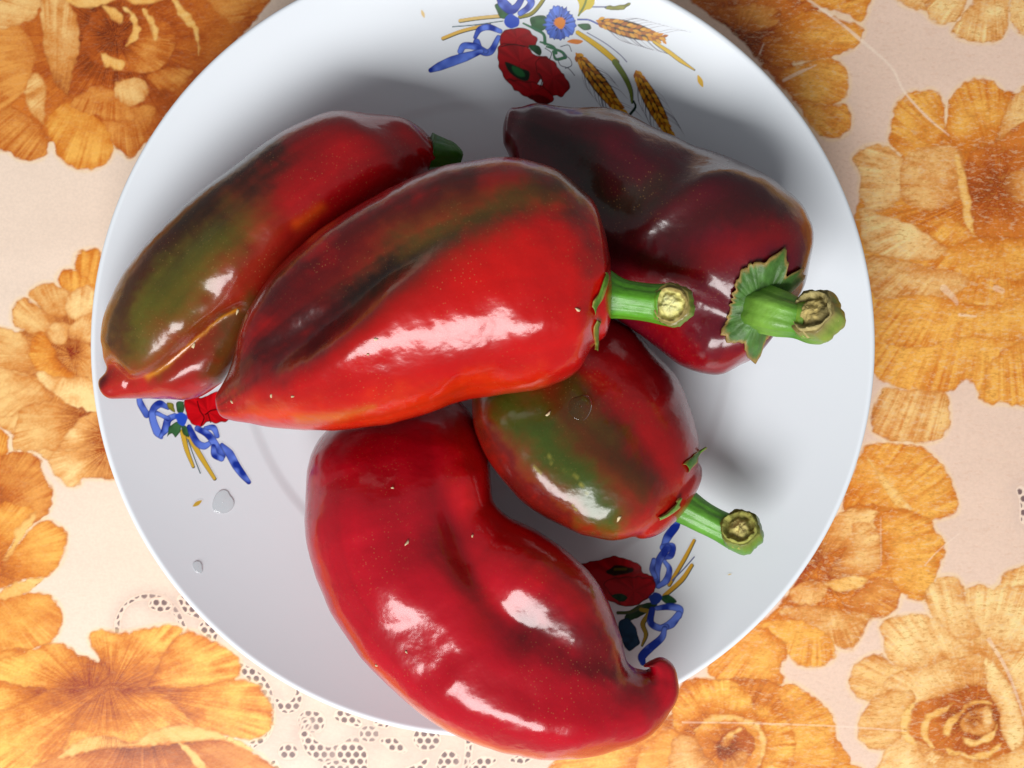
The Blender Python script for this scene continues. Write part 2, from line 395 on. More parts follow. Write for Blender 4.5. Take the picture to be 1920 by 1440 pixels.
# D: large flower to the right of the bowl
group(1280, 0, 3, (1780, 1050), [
    ('orange', [(980, 1160), (1200, 900), (1500, 700), (1960, 600), (1990, 2100), (1990, 2270), (1800, 2270), (1730, 2275), (1680, 2230), (1600, 2130), (1500, 2200), (1250, 2200), (1000, 2000), (1000, 1500)], {'lift': 0.1, 'halo': False}),
    ('sand', [(1810, 640), (1850, 560), (1960, 500), (1990, 900), (1750, 900)]),
    ('orange', [(1488, 620), (1535, 512), (1620, 450), (1700, 440), (1780, 480), (1826, 560), (1812, 640), (1750, 800), (1600, 860), (1500, 780)]),
    ('orange', [(1168, 810), (1185, 650), (1210, 572), (1290, 512), (1340, 518), (1400, 500), (1450, 540), (1482, 620), (1475, 720), (1440, 850), (1300, 900)]),
    ('pale', [(957, 900), (990, 850), (1060, 815), (1160, 822), (1240, 890), (1300, 980), (1220, 1120), (1100, 1190), (1040, 1180), (1000, 1080), (1002, 980)]),
    ('sand', [(1240, 900), (1400, 820), (1540, 830), (1600, 960), (1560, 1120), (1400, 1180), (1240, 1120)]),
    ('deep', [(1600, 880), (1760, 800), (1990, 700), (1990, 1400), (1760, 1360), (1640, 1300), (1612, 1100)], {'lift': 0.2}),
    ('sand', [(1790, 1000), (1900, 960), (1990, 1000), (1990, 1150), (1860, 1120)]),
    ('lip', [(1530, 850), (1590, 980), (1640, 1290), (1600, 1280), (1560, 1080)], {'halo': False}),
    ('orange', [(1380, 1300), (1440, 1230), (1540, 1240), (1640, 1330), (1560, 1380), (1440, 1370)]),
    ('pale', [(1000, 1185), (1100, 1200), (1300, 1270), (1450, 1370), (1500, 1440), (1250, 1460), (1040, 1400)], {'lift': 0.1}),
    ('orange', [(1500, 1400), (1700, 1330), (1990, 1360), (1990, 1560), (1700, 1560), (1400, 1540)]),
    ('sand', [(1050, 1440), (1300, 1480), (1600, 1560), (1500, 1680), (1200, 1700), (1060, 1640)]),
    ('orange', [(1100, 1700), (1400, 1660), (1700, 1720), (1990, 1640), (1990, 1900), (1600, 1900), (1300, 1960), (1100, 1900)], {'lift': 0.05}),
    ('orange', [(1700, 2130), (1740, 2030), (1850, 1940), (1990, 1900), (1990, 2262), (1800, 2270), (1725, 2272), (1670, 2225)]),
    ('sand', [(1090, 2260), (1150, 2180), (1260, 2190), (1380, 2195), (1480, 2215), (1503, 2290), (1503, 2390), (1460, 2460), (1390, 2492), (1280, 2492), (1150, 2472), (1060, 2400)]),
])
# E: lower right, under the rim
group(1280, 480, 3, (760, 1700), [
    ('orange', [(1000, 1120), (1060, 1060), (1180, 1056), (1310, 1062), (1400, 1112), (1480, 1200), (1532, 1320), (1552, 1400), (1540, 1450), (1480, 1472), (1390, 1490), (1200, 1500), (960, 1500), (900, 1400)]),
    ('lip', [(1040, 1130), (1100, 1200), (1220, 1330), (1300, 1440), (1240, 1440), (1130, 1300)], {'halo': False}),
])
group(1280, 960, 3, (760, 300), [
    ('orange', [(560, 500), (900, 0), (1200, -20), (1380, 60), (1400, 400), (1220, 470), (1060, 560), (900, 700), (650, 780), (300, 900), (250, 780)], {'halo': False, 'lift': -0.1}),
    ('sand', [(820, 60), (960, -20), (1110, 0), (1120, 120), (1000, 180), (860, 220), (740, 300), (700, 260)], {'lift': 0.1}),
    ('orange', [(1100, 0), (1360, 20), (1430, 108), (1477, 180), (1462, 270), (1432, 350), (1420, 420), (1370, 492), (1290, 490), (1210, 440), (1150, 300), (1100, 160)]),
    ('sand', [(960, 60), (1100, 100), (1120, 280), (1060, 350), (900, 380), (820, 340), (900, 240), (960, 150)]),
    ('rust', [(1000, 420), (1120, 360), (1222, 440), (1228, 490), (1210, 545), (1150, 588), (1090, 597), (1000, 560), (940, 500)]),
    ('sand', [(600, 450), (720, 380), (810, 400), (800, 470), (720, 540), (640, 520)]),
    ('lip', [(800, 400), (960, 360), (1030, 370), (1010, 430), (880, 445)], {'halo': False}),
    ('sand', [(540, 560), (700, 520), (900, 560), (1060, 575), (1032, 650), (970, 758), (930, 777), (868, 762), (800, 700), (700, 640)]),
    ('orange', [(440, 640), (620, 600), (780, 660), (866, 770), (832, 846), (740, 872), (650, 862), (600, 806), (500, 760)], {'lift': 0.1}),
    ('orange', [(300, 720), (440, 650), (560, 720), (590, 800), (552, 880), (572, 976), (400, 980), (200, 960), (150, 860)]),
])
# G: saturated rose at the bottom
group(1280, 960, 3, (250, 1330), [
    ('orange', [(-760, 1440), (-600, 1330), (-300, 1260), (-80, 1150), (0, 960), (200, 940), (500, 950), (700, 1060), (820, 1200), (850, 1560), (-760, 1560)], {'halo': False}),
    ('orange', [(520, 1000), (560, 978), (620, 968), (690, 1000), (760, 1060), (820, 1112), (852, 1180), (866, 1300), (852, 1420), (830, 1560), (560, 1560), (600, 1200)]),
    ('amber', [(150, 940), (300, 962), (370, 1020), (392, 1100), (408, 1190), (300, 1150), (120, 1150), (-20, 1240), (-60, 1100), (40, 980)]),
    ('amber', [(-700, 1440), (-560, 1340), (-380, 1310), (-240, 1340), (-200, 1460), (-260, 1560), (-700, 1560)]),
    ('orange', [(-240, 1340), (-80, 1230), (0, 1270), (40, 1400), (-40, 1560), (-240, 1560)]),
    ('amber', [(398, 1110), (480, 1088), (540, 1130), (602, 1190), (632, 1270), (632, 1350), (590, 1560), (420, 1560), (470, 1320), (450, 1220)]),
    ('orange', [(70, 1240), (160, 1150), (270, 1140), (385, 1172), (452, 1225), (476, 1310), (430, 1430), (400, 1560), (200, 1560), (110, 1400)]),
    ('lip', [(60, 1240), (150, 1160), (270, 1140), (385, 1172), (450, 1222), (474, 1310), (432, 1430), (440, 1310), (410, 1230), (340, 1190), (250, 1175), (150, 1195)], {'halo': False}),
    ('deep', [(190, 1320), (240, 1240), (330, 1210), (400, 1270), (390, 1360), (300, 1430), (220, 1400)]),
    ('lip', [(215, 1310), (250, 1250), (330, 1222), (290, 1265), (250, 1320)], {'halo': False}),
    ('sand', [(-60, 1300), (20, 1255), (90, 1290), (130, 1370), (210, 1450), (200, 1560), (-60, 1560)]),
    ('sand', [(230, 1430), (300, 1350), (370, 1370), (340, 1450), (280, 1560)]),
    ('amber', [(840, 1440), (880, 1415), (960, 1420), (1020, 1450), (1000, 1560), (820, 1560)]),
])
# F: pale rose, bottom right corner
group(1280, 960, 3, (1640, 1160), [
    ('sand', [(1250, 880), (1500, 700), (1990, 500), (1990, 1560), (1120, 1560), (1140, 1360), (1250, 1150)], {'halo': False}),
    ('pale', [(1780, 400), (1815, 345), (1880, 316), (1990, 300), (1990, 470), (1760, 450)]),
    ('pale', [(1360, 490), (1400, 408), (1440, 366), (1520, 358), (1565, 392), (1610, 500), (1680, 690), (1560, 720), (1440, 650)]),
    ('pale', [(1585, 480), (1640, 410), (1760, 430), (1990, 430), (1990, 800), (1780, 770), (1670, 660)]),
    ('pale', [(1112, 640), (1160, 600), (1300, 578), (1400, 590), (1520, 690), (1640, 810), (1450, 860), (1260, 882), (1180, 850), (1140, 780), (1126, 700)]),
    ('sand', [(936, 965), (970, 870), (1040, 812), (1112, 798), (1170, 850), (1260, 882), (1160, 960), (1170, 1020), (1080, 1062), (1000, 1062), (955, 1015)]),
    ('pale', [(1125, 985), (1200, 905), (1320, 880), (1500, 830), (1690, 800), (1720, 900), (1660, 975), (1480, 1030), (1300, 1085), (1180, 1020)]),
    ('sand', [(985, 1250), (1008, 1130), (1080, 1052), (1200, 1000), (1320, 1040), (1250, 1160), (1230, 1280), (1150, 1335), (1070, 1338), (1010, 1295)]),
    ('pale', [(1110, 1560), (1125, 1375), (1200, 1285), (1320, 1290), (1420, 1400), (1400, 1560)]),
    ('deep', [(1290, 1090), (1450, 1040), (1660, 970), (1725, 1020), (1785, 1130), (1795, 1250), (1860, 1345), (1700, 1390), (1500, 1370), (1340, 1300), (1225, 1230)], {'lift': 0.2}),
    ('lip', [(1225, 1230), (1240, 1130), (1310, 1070), (1290, 1140), (1275, 1230), (1320, 1310), (1260, 1300)], {'halo': False}),
    ('lip', [(1345, 1230), (1370, 1150), (1450, 1110), (1520, 1080), (1470, 1140), (1400, 1180), (1380, 1260), (1420, 1330), (1360, 1290)], {'halo': False}),
    ('lip', [(1465, 1240), (1480, 1180), (1550, 1130), (1640, 1060), (1740, 1080), (1640, 1090), (1560, 1160), (1520, 1220), (1500, 1260)], {'halo': False}),
    ('sand', [(1560, 1200), (1600, 1130), (1690, 1100), (1750, 1160), (1750, 1230), (1660, 1250), (1590, 1240)]),
    ('pale', [(1680, 1150), (1710, 1090), (1745, 1130), (1735, 1190), (1695, 1190)], {'halo': False}),
    ('lip', [(1580, 1265), (1660, 1285), (1750, 1230), (1770, 1200), (1740, 1280), (1650, 1320), (1590, 1300)], {'halo': False}),
    ('lip', [(1490, 1330), (1600, 1365), (1720, 1345), (1800, 1300), (1740, 1375), (1620, 1400), (1510, 1375)], {'halo': False}),
    ('pale', [(1700, 810), (1790, 900), (1860, 1000), (1905, 1150), (1925, 1250), (1890, 1335), (1850, 1342), (1795, 1230), (1785, 1120), (1720, 1000)], {'lift': 0.2}),
    ('pale', [(1800, 800), (1990, 820), (1990, 1250), (1920, 1180), (1890, 1040), (1840, 920)]),
    ('sand', [(1380, 1420), (1520, 1370), (1700, 1400), (1850, 1350), (1990, 1300), (1990, 1560), (1400, 1560)], {'lift': 0.15}),
    ('pale', [(1320, 1290), (1400, 1340), (1470, 1380), (1440, 1420), (1350, 1380)], {'halo': False}),
])
# I: dark petals on the left edge
group(0, 480, 3, (-120, 1500), [
    ('orange', [(-60, 960), (25, 985), (46, 1050), (40, 1120), (-20, 1240), (-60, 1300)]),
    ('rust', [(-60, 1180), (40, 1110), (150, 1100), (222, 1140), (232, 1220), (280, 1290), (297, 1360), (270, 1440), (180, 1520), (-60, 1640)]),
])
group(0, 960, 3, (-160, 300), [
    ('orange', [(-60, -20), (120, -40), (200, -10), (160, 60), (90, 150), (20, 260), (-60, 330)]),
    ('orange', [(170, 90), (220, 52), (270, 45), (335, 82), (373, 126), (356, 250), (310, 322), (240, 372), (150, 382), (60, 412), (-60, 450), (-60, 300), (80, 190)]),
    ('lip', [(-40, 330), (20, 250), (70, 160), (80, 110), (140, 40), (200, -10), (185, 70), (120, 160), (50, 260)], {'halo': False}),
    ('orange', [(-60, 500), (130, 460), (240, 460), (312, 500), (347, 570), (342, 640), (302, 722), (240, 752), (150, 792), (50, 816), (-60, 800)]),
    ('lip', [(-40, 470), (60, 412), (150, 378), (242, 370), (205, 420), (130, 460), (-40, 505)], {'halo': False}),
])
# J: pale many-petalled flower left of the bowl
group(0, 480, 3, (420, 560), [
    ('sand', [(-60, 410), (100, 430), (300, 200), (500, 60), (640, 200), (640, 900), (620, 1240), (300, 1160), (60, 1000), (-60, 900)], {'halo': False}),
    ('orange', [(418, 60), (440, -20), (560, -20), (540, 220), (470, 170)]),
    ('orange', [(315, 130), (340, 88), (390, 68), (440, 92), (510, 150), (490, 220), (400, 205), (335, 175)]),
    ('sand', [(160, 215), (190, 178), (250, 152), (332, 168), (392, 220), (375, 320), (320, 350), (250, 310), (195, 255)]),
    ('sand', [(62, 350), (74, 280), (120, 240), (180, 258), (245, 320), (280, 400), (220, 440), (140, 425), (88, 392)]),
    ('sand', [(-60, 420), (40, 410), (110, 432), (170, 500), (190, 600), (150, 660), (40, 640), (-60, 620)]),
    ('pale', [(365, 290), (385, 220), (440, 180), (520, 180), (520, 350), (410, 355)]),
    ('pale', [(255, 430), (300, 370), (370, 376), (384, 440), (352, 502), (290, 490)]),
    ('pale', [(380, 420), (430, 365), (520, 320), (520, 480), (410, 490)]),
    ('orange', [(160, 530), (178, 455), (240, 430), (305, 520), (345, 600), (420, 690), (300, 700), (230, 655), (178, 600)]),
    ('sand', [(375, 510), (420, 478), (520, 520), (520, 720), (430, 650)]),
    ('sand', [(-60, 640), (100, 655), (200, 700), (310, 800), (200, 832), (110, 870), (60, 912), (-60, 880)]),
    ('pale', [(215, 655), (340, 680), (520, 700), (540, 890), (420, 865), (320, 790), (240, 725)], {'lift': 0.2}),
    ('sand', [(72, 1080), (68, 1030), (88, 960), (100, 890), (160, 840), (260, 818), (400, 840), (530, 890), (470, 930), (390, 1000), (330, 1085), (250, 1092), (150, 1102)], {'base': (520, 900)}),
    ('pale', [(325, 1085), (380, 990), (460, 905), (570, 895), (590, 1050), (450, 1085)], {'base': (600, 1000)}),
    ('pale', [(276, 1170), (300, 1110), (400, 1085), (570, 1055), (650, 1240), (560, 1252), (475, 1252), (440, 1292), (380, 1292), (320, 1240)], {'base': (620, 1080)}),
])

# lace: cream bands with a honeycomb of dark holes, printed with a soft shade around it
def lace_fill(X, Y, d, c):
    P = 15.0
    def hexd(ox, oy):
        u = (X - ox) / P; v = (Y - oy) / (P * 1.732)
        return np.hypot((u - np.round(u)) * P, (v - np.round(v)) * P * 1.732)
    h = np.minimum(hexd(0, 0), hexd(P / 2, P * 0.866))
    hole = sstep(6.4, 4.6, h) * sstep(3.0, 4.6, d); web = sstep(0.8, 2.2, np.abs(h - 7.2)) * 0
    line = sstep(1.8, 0.2, np.abs(d)) * 0.6
    c = c * (1 - line[..., None]) + lin((214, 176, 150)) * line[..., None]
    return c * (1 - hole[..., None]) + lin((122, 98, 96)) * hole[..., None]
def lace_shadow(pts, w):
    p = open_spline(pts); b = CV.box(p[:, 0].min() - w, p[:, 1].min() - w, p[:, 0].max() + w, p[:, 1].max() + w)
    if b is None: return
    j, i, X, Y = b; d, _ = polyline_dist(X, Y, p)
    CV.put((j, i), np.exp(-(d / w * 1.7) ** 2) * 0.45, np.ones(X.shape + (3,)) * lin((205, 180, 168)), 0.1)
CREAM = (240, 214, 194)
def lace_band(x0, y0, pts, w):
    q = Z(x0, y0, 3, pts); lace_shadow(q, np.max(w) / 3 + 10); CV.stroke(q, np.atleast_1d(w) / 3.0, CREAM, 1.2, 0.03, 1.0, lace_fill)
LACE = [(0, 960, [(660, 690), (662, 610), (700, 530), (770, 486), (850, 480), (930, 510), (990, 570), (1030, 650)], [50, 44, 36, 40, 56, 64, 56, 50]),
        (0, 960, [(870, 520), (905, 525), (935, 530)], [80, 96, 70]),
        (0, 960, [(1020, 490), (1060, 545), (1130, 590)], [60, 80, 50]),
        (0, 960, [(1150, 650), (1190, 690), (1200, 720)], [80, 84, 50]),
        (0, 960, [(690, 700), (760, 690), (860, 670)], [60, 60, 40]),
        (0, 960, [(1350, 870), (1440, 940), (1500, 1020), (1530, 1140), (1500, 1260), (1420, 1310)], [60, 100, 80, 44, 40, 60]),
        (0, 960, [(1555, 1060), (1600, 1100), (1650, 1090), (1675, 1040), (1670, 1005)], [36, 84, 84, 60, 30]),
        (0, 960, [(1735, 1180), (1765, 1185)], [140, 140]),
        (0, 960, [(1680, 1250), (1700, 1230), (1720, 1190)], [20, 40, 60]),
        (0, 960, [(1608, 1350), (1632, 1350)], [100, 100]),
        (0, 960, [(1715, 1260), (1760, 1330), (1840, 1370), (1930, 1345), (1990, 1300)], [70, 110, 110, 110, 90]),
        (0, 960, [(1540, 1420), (1560, 1470)], [60, 60]),
        (0, 960, [(1840, 1440), (1900, 1430), (1960, 1450)], [70, 80, 70]),
        (640, 960, [(145, 1250), (165, 1252)], [108, 108]),
        (640, 960, [(230, 1290), (290, 1310), (355, 1345)], [40, 92, 40]),
        (640, 960, [(470, 1275), (490, 1275)], [150, 150]),
        (640, 960, [(30, 1360), (80, 1370), (100, 1440)], [130, 140, 110]),
        (640, 960, [(560, 1430), (600, 1390), (640, 1400)], [70, 110, 80]),
        (640, 960, [(720, 1280), (715, 1360), (700, 1460)], [60, 50, 60]),
        (640, 960, [(740, 1440), (800, 1415), (860, 1400)], [60, 90, 40]),
        (640, 960, [(960, 1400), (1020, 1390), (1090, 1370)], [40, 80, 40]),
        (640, 960, [(-10, 1150), (50, 1170), (90, 1190)], [80, 80, 60]),
        (640, 960, [(200, 1190), (250, 1200)], [50, 50]),
        (640, 960, [(330, 1470), (420, 1450), (480, 1400)], [50, 70, 40]),
        (1280, 960, [(1905, -120), (1935, -60), (1930, 40)], [60, 90, 70])]
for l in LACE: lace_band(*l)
# H: large amber petals, bottom left (over the lace)
group(0, 960, 3, (620, 1010), [
    ('orange', [(-60, 840), (300, 800), (540, 850), (600, 720), (980, 690), (1300, 840), (1330, 960), (1480, 1060), (1450, 1240), (1250, 1250), (1480, 1400), (1480, 1560), (-60, 1560)], {'halo': False, 'lift': -0.1}),
    ('amber', [(500, 700), (560, 665), (680, 677), (800, 660), (900, 640), (980, 640), (1030, 680), (960, 740), (890, 860), (830, 990), (700, 985), (615, 975), (600, 880), (555, 810), (515, 760)]),
    ('amber', [(970, 730), (1050, 670), (1130, 690), (1220, 742), (1300, 790), (1348, 842), (1340, 920), (1290, 952), (1050, 1005), (830, 995), (890, 870)]),
    ('amber', [(840, 995), (1050, 990), (1300, 948), (1420, 958), (1482, 1010), (1522, 1100), (1532, 1180), (1490, 1252), (1400, 1284), (1250, 1260), (1090, 1210), (970, 1060)], {'base': (760, 1010)}),
    ('amber', [(-60, 840), (100, 812), (200, 762), (310, 740), (380, 760), (440, 802), (520, 830), (575, 870), (605, 930), (615, 975), (450, 985), (300, 1005), (120, 1020), (-60, 1000)], {'base': (500, 1030)}),
    ('amber', [(-60, 960), (100, 980), (260, 1000), (160, 1060), (-60, 1180)], {'base': (300, 1000)}),
    ('amber', [(-60, 1180), (120, 1075), (280, 1012), (480, 992), (620, 992), (560, 1050), (450, 1130), (400, 1230), (340, 1340), (230, 1410), (200, 1560), (-60, 1560)], {'base': (620, 960)}),
    ('amber', [(450, 1120), (540, 1040), (620, 992), (780, 1000), (920, 1042), (1010, 1112), (1090, 1205), (980, 1200), (880, 1240), (750, 1300), (640, 1280), (500, 1275), (360, 1345), (400, 1230)], {'base': (600, 940), 'lift': -0.05}),
    ('rust', [(210, 1420), (400, 1370), (600, 1330), (850, 1320), (1100, 1290), (1250, 1285), (1400, 1345), (1490, 1395), (1540, 1560), (180, 1560)], {'base': (800, 1100)}),
    ('lip', [(325, 1375), (420, 1302), (540, 1262), (640, 1272), (740, 1306), (830, 1252), (920, 1212), (1020, 1202), (1100, 1212), (1250, 1252), (1350, 1292), (1460, 1368), (1400, 1345), (1250, 1285), (1100, 1288), (950, 1300), (800, 1318), (600, 1328), (480, 1350), (350, 1385)], {'halo': False, 'lift': 0.2}),
    ('lip', [(1000, 1300), (1080, 1340), (1180, 1460), (1220, 1560), (1140, 1560), (1090, 1420)], {'halo': False}),
])
# white creases and scratches rubbed into the print
for pts, w, op in (([(1490, -20), (1577, 43), (1613, 73), (1657, 110), (1677, 133), (1697, 173), (1740, 220), (1780, 253)], [4, 5, 7, 4, 5, 4, 5, 2], 0.6),
                   ([(1470, 150), (1500, 135), (1530, 122)], [6, 7, 2], 0.55), ([(1425, 100), (1432, 82)], [3, 2], 0.6),
                   ([(1280, 1355), (1420, 1357), (1560, 1362), (1700, 1371)], [2, 2, 2, 1.5], 0.55),
                   ([(1735, 1060), (1760, 1033), (1800, 1000)], [2, 2, 1], 0.5), ([(1652, 970), (1653, 1060)], [2, 2], 0.3),
                   ([(1855, 1200), (1890, 1260), (1920, 1340)], [8, 6, 4], 0.4), ([(1770, 540), (1790, 560), (1795, 570)], [14, 10, 6], 0.35),
                   ([(1800, 590), (1830, 593)], [6, 3], 0.5), ([(1868, 540), (1880, 545)], [12, 10], 0.35)):
    CV.stroke(pts, w, (250, 228, 206), 1.5, 0.05, op)

# flowers continuing beyond the frame
rs = np.random.RandomState(4)
CV.clip = ((GX < -14) | (GX > 1934) | (GY < -14) | (GY > 1454)).astype(float)
for k, (fx, fy, fr, pal) in enumerate([(-130, 60, 260, 'rust'), (-230, 640, 250, 'sand'), (-170, 1180, 260, 'orange'), (200, 1640, 300, 'amber'), (420, -210, 260, 'rust'),
                        (1340, -240, 260, 'orange'), (1850, -200, 240, 'pale'), (2120, 420, 300, 'orange'), (2130, 1230, 280, 'pale'), (1350, 1680, 300, 'orange'),
                        (1900, 1700, 240, 'sand'), (800, 1760, 240, 'pale'), (-520, 300, 220, 'pale'), (-540, 950, 240, 'orange'), (2450, 850, 240, 'sand'), (2480, 60, 240, 'rust'),
                        (860, -420, 220, 'sand'), (-420, 1600, 240, 'pale'), (2440, 1650, 240, 'amber'), (-430, -300, 230, 'amber')]):
    for ring, (n, r0, r1) in enumerate(((9, 0.35, 1.0), (8, 0.2, 0.75), (6, 0.1, 0.5), (4, 0.02, 0.28))):
        for i in range(n):
            a = 2 * math.pi * (i + rs.rand() * 0.5) / n + ring; wd = 2 * math.pi / n * 0.62; pts = []
            for q in np.linspace(-1, 1, 7):
                rr = fr * (r1 - 0.10 * abs(q) ** 2 - 0.04 * rs.rand()); pts.append((fx + rr * math.cos(a + q * wd), fy + rr * math.sin(a + q * wd)))
            pts.append((fx + fr * r0 * math.cos(a), fy + fr * r0 * math.sin(a)))
            petal(pts, pal, (fx, fy), halo=False)
CV.clip = None
inflower = None
alpha = np.where(CV.a >= 0.999, GRAIN_GLARE(GX), CV.a)
zc_ = -0.0008 + 0.0008 * fbm(GX / 420, GY / 380, 8)
cxw, cyw = p2w(GX, GY, 0.0)
ny, nx = GX.shape
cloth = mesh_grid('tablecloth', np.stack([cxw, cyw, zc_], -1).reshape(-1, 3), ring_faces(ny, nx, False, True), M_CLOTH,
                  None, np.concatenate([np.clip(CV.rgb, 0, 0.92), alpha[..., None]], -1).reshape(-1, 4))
cloth['label'] = 'cream oilcloth tablecloth printed with orange roses and lace'; cloth['category'] = 'tablecloth'
tx0, tx1, ty0, ty1 = cxw.min(), cxw.max(), cyw.min(), cyw.max()
tb = np.array([(x, y, z) for z in (-0.032, -0.0022) for y in (ty0, ty1) for x in (tx0, tx1)])
table = mesh_grid('table_top', tb, [(0, 2, 3, 1), (4, 5, 7, 6), (0, 1, 5, 4), (2, 6, 7, 3), (0, 4, 6, 2), (1, 3, 7, 5)], M_TABLE, smooth=False)
table['kind'] = 'structure'

# ------------------------------------------------------------------ bowl
RIM_Z = 0.044; RB = 738 * K * (ZC - RIM_Z)
BX, BY = (float(v) for v in p2w(905, 646, RIM_Z))
def bowl_z(r):
    q = np.clip((r / RB - 0.40) / 0.60, 0, 1.05)
    return 0.0005 * sstep(0.645, 0.675, r / RB) - 0.0005 * sstep(0.7, 1.0, r / RB) + 0.0112 + (RIM_Z - 0.0112) * (0.35 * q + 0.65 * q ** 2) * sstep(-0.02, 0.25, q) ** 0.3
rr = np.concatenate([np.linspace(0, 0.38, 10), np.linspace(0.385, 0.987, 240)]) * RB
prof = [(r, float(bowl_z(np.array(r)))) for r in rr]
T = 0.0026
zr = prof[-1][1]; r_in = prof[-1][0]
ph_ = math.atan2(prof[-1][1] - prof[-2][1], prof[-1][0] - prof[-2][0])
for a in np.linspace(math.pi / 2 + ph_, ph_ - math.pi / 2, 14)[1:]:      # rounded lip, tangent to the wall
    prof.append((r_in + math.sin(ph_) * T / 2 + T / 2 * math.cos(a), zr - math.cos(ph_) * T / 2 + T / 2 * math.sin(a)))
for f in np.linspace(0.975, 0.47, 30):
    r = f * RB; prof.append((r + T * math.sin(ph_) * f, float(bowl_z(np.array(r))) - T * math.cos(ph_) - 0.0028 * (0.987 - f)))
prof += [(0.47 * RB, 0.0008), (0.465 * RB, 0.0003), (0.44 * RB, 0.0003), (0.435 * RB, 0.0010), (0.42 * RB, 0.0040), (0.2 * RB, 0.0042), (0.0, 0.0042)]
prof = np.array(prof); NS = 720
ang = np.linspace(0, 2 * math.pi, NS, endpoint=False)
wob = np.ones(NS)
V = np.stack([BX + prof[:, 0, None] * np.cos(ang) * wob, BY + prof[:, 0, None] * np.sin(ang) * wob, np.repeat(prof[:, 1, None], NS, 1)], -1).reshape(-1, 3)
bowl = empty('bowl', (BX, BY, 0.0), 'wide white glazed bowl with poppy and wheat bouquets holding the peppers', 'bowl')
mesh_grid('bowl_body', V, ring_faces(len(prof), NS, True), M_GLAZE, bowl)

def on_bowl(px, py, off=0.00006):
    z = np.full(np.shape(px), 0.03)
    for _ in range(40):
        x, y = p2w(px, py, z); z = 0.5 * z + 0.5 * (bowl_z(np.hypot(x - BX, y - BY)) + off)
    x, y = p2w(px, py, z); return np.stack([x, y, z], -1)
def decal(x0, y0, x1, y1, draw, step=1.3):
    c = Canvas(np.arange(x0, x1, step), np.arange(y0, y1, step), (225, 225, 228)); draw(c)
    X, Y = np.meshgrid(c.xs, c.ys); n = len(c.xs); m = len(c.ys)
    V = on_bowl(X, Y).reshape(-1, 3)
    e = 0.0002; a = c.a.ravel()
    F = ring_faces(m, n, False, True); keep = (a[F].max(1) > 0.02); F = F[keep]
    r = np.hypot(V[:, 0] - BX, V[:, 1] - BY); F = F[(r[F].max(1) < 0.975 * RB)]
    used = np.unique(F); idx = np.full(len(V), -1); idx[used] = np.arange(len(used))
    rgb = c.rgb.reshape(-1, 3)
    return mesh_grid('printed_bouquet', V[used], idx[F], M_DECAL, bowl, np.concatenate([np.clip(rgb[used], 0.003, 0.9), a[used, None]], -1))

BLUE, BLUE_D, BLUE_L = (44, 82, 206), (16, 32, 128), (122, 154, 246)
def ribbon(c, pts, w, seed=0):
    def sh(X, Y, d, col):
        v = np.clip(vnoise(X / 13 + seed, Y / 13, 3) * 2.0 - 0.5, 0, 1)[..., None]; e = np.exp(-(d / 1.6) ** 2)[..., None] * 0.7
        k = lin(BLUE_D) * (1 - v) + lin(BLUE_L) * v; k = 0.3 * lin(BLUE) + 0.7 * k
        return k * (1 - e) + lin((14, 26, 96)) * e
    c.stroke(pts, w, BLUE, 1.0, None, 1.0, sh)
def leafp(c, pts, col=(58, 104, 62), edge=(18, 44, 30)):
    c.poly(pts, col, 1.0, shade=lambda X, Y, d, k: k * (0.6 + 0.7 * vnoise(X / 8, Y / 8, 9))[..., None] * (1 - 0.6 * np.exp(-(d / 2) ** 2)[..., None]) + lin(edge) * 0.6 * np.exp(-(d / 2) ** 2)[..., None], wob=3)
def stemp(c, pts, w=5, col=(208, 166, 44)):
    c.stroke(pts, np.array(w) + 2.2, (62, 74, 60), 0.8); c.stroke([(x - 0.8, y - 0.8) for x, y in pts], w, col, 0.8)
def poppy_petal(c, pts, base=(160, 16, 24)):
    bx, by = np.mean(pts, 0)
    c.poly(pts, base, 1.1, shade=lambda X, Y, d, k: k * (0.66 + 0.55 * vnoise(np.arctan2(Y - by, X - bx) * 5, np.hypot(X - bx, Y - by) / 40, 11))[..., None] * (1 - 0.85 * np.exp(-(d / 1.7) ** 2)[..., None]), wob=5)
def wheat(c, a, b, wd, seed=1):
    a, b = np.array(a, float), np.array(b, float); L = np.hypot(*(b - a)); u = (b - a) / L; v = np.array([-u[1], u[0]]); r = np.random.RandomState(seed)
    for k in range(26):                                                       # awns
        t = r.rand() * 0.8 + 0.15; s = 1 if k % 3 else -1; p = a + u * L * t + v * s * wd * 0.3
        c.stroke([tuple(p), tuple(p + u * wd * 0.9 + v * s * wd * 0.45), tuple(p + u * wd * 1.7 + v * s * wd * 0.55)], [1.6, 1.3, 0.6], (84, 84, 104), 0.8, None, 0.75)
    q = [tuple(a), tuple(a + u * L * .2 + v * wd * .42), tuple(a + u * L * .6 + v * wd * .5), tuple(b), tuple(a + u * L * .6 - v * wd * .5), tuple(a + u * L * .2 - v * wd * .42)]
    c.poly(q, (64, 44, 22), 1.2)
    n = max(int(L / 8.5), 6)
    for k in range(n):
        for s in (-1, 0, 1):
            t = (k + 0.5 + 0.4 * abs(s)) / (n + 0.3); ww = wd * (0.30 + 0.2 * math.sin(math.pi * min(t * 1.1, 1)))
            p = a + u * L * t + v * s * ww * 0.62; d = u + v * (s * 0.5 + 0.3 * (r.rand() - .5)); p = p + (r.rand(2) - .5) * 2.4; d /= np.hypot(*d); nn = np.array([-d[1], d[0]]); l, h = 6.6, 3.3
            c.poly([tuple(p - d * l), tuple(p + nn * h), tuple(p + d * l), tuple(p - nn * h)], [(206, 136, 30), (168, 96, 22), (220, 160, 46)][(k + s) % 3], 0.9)
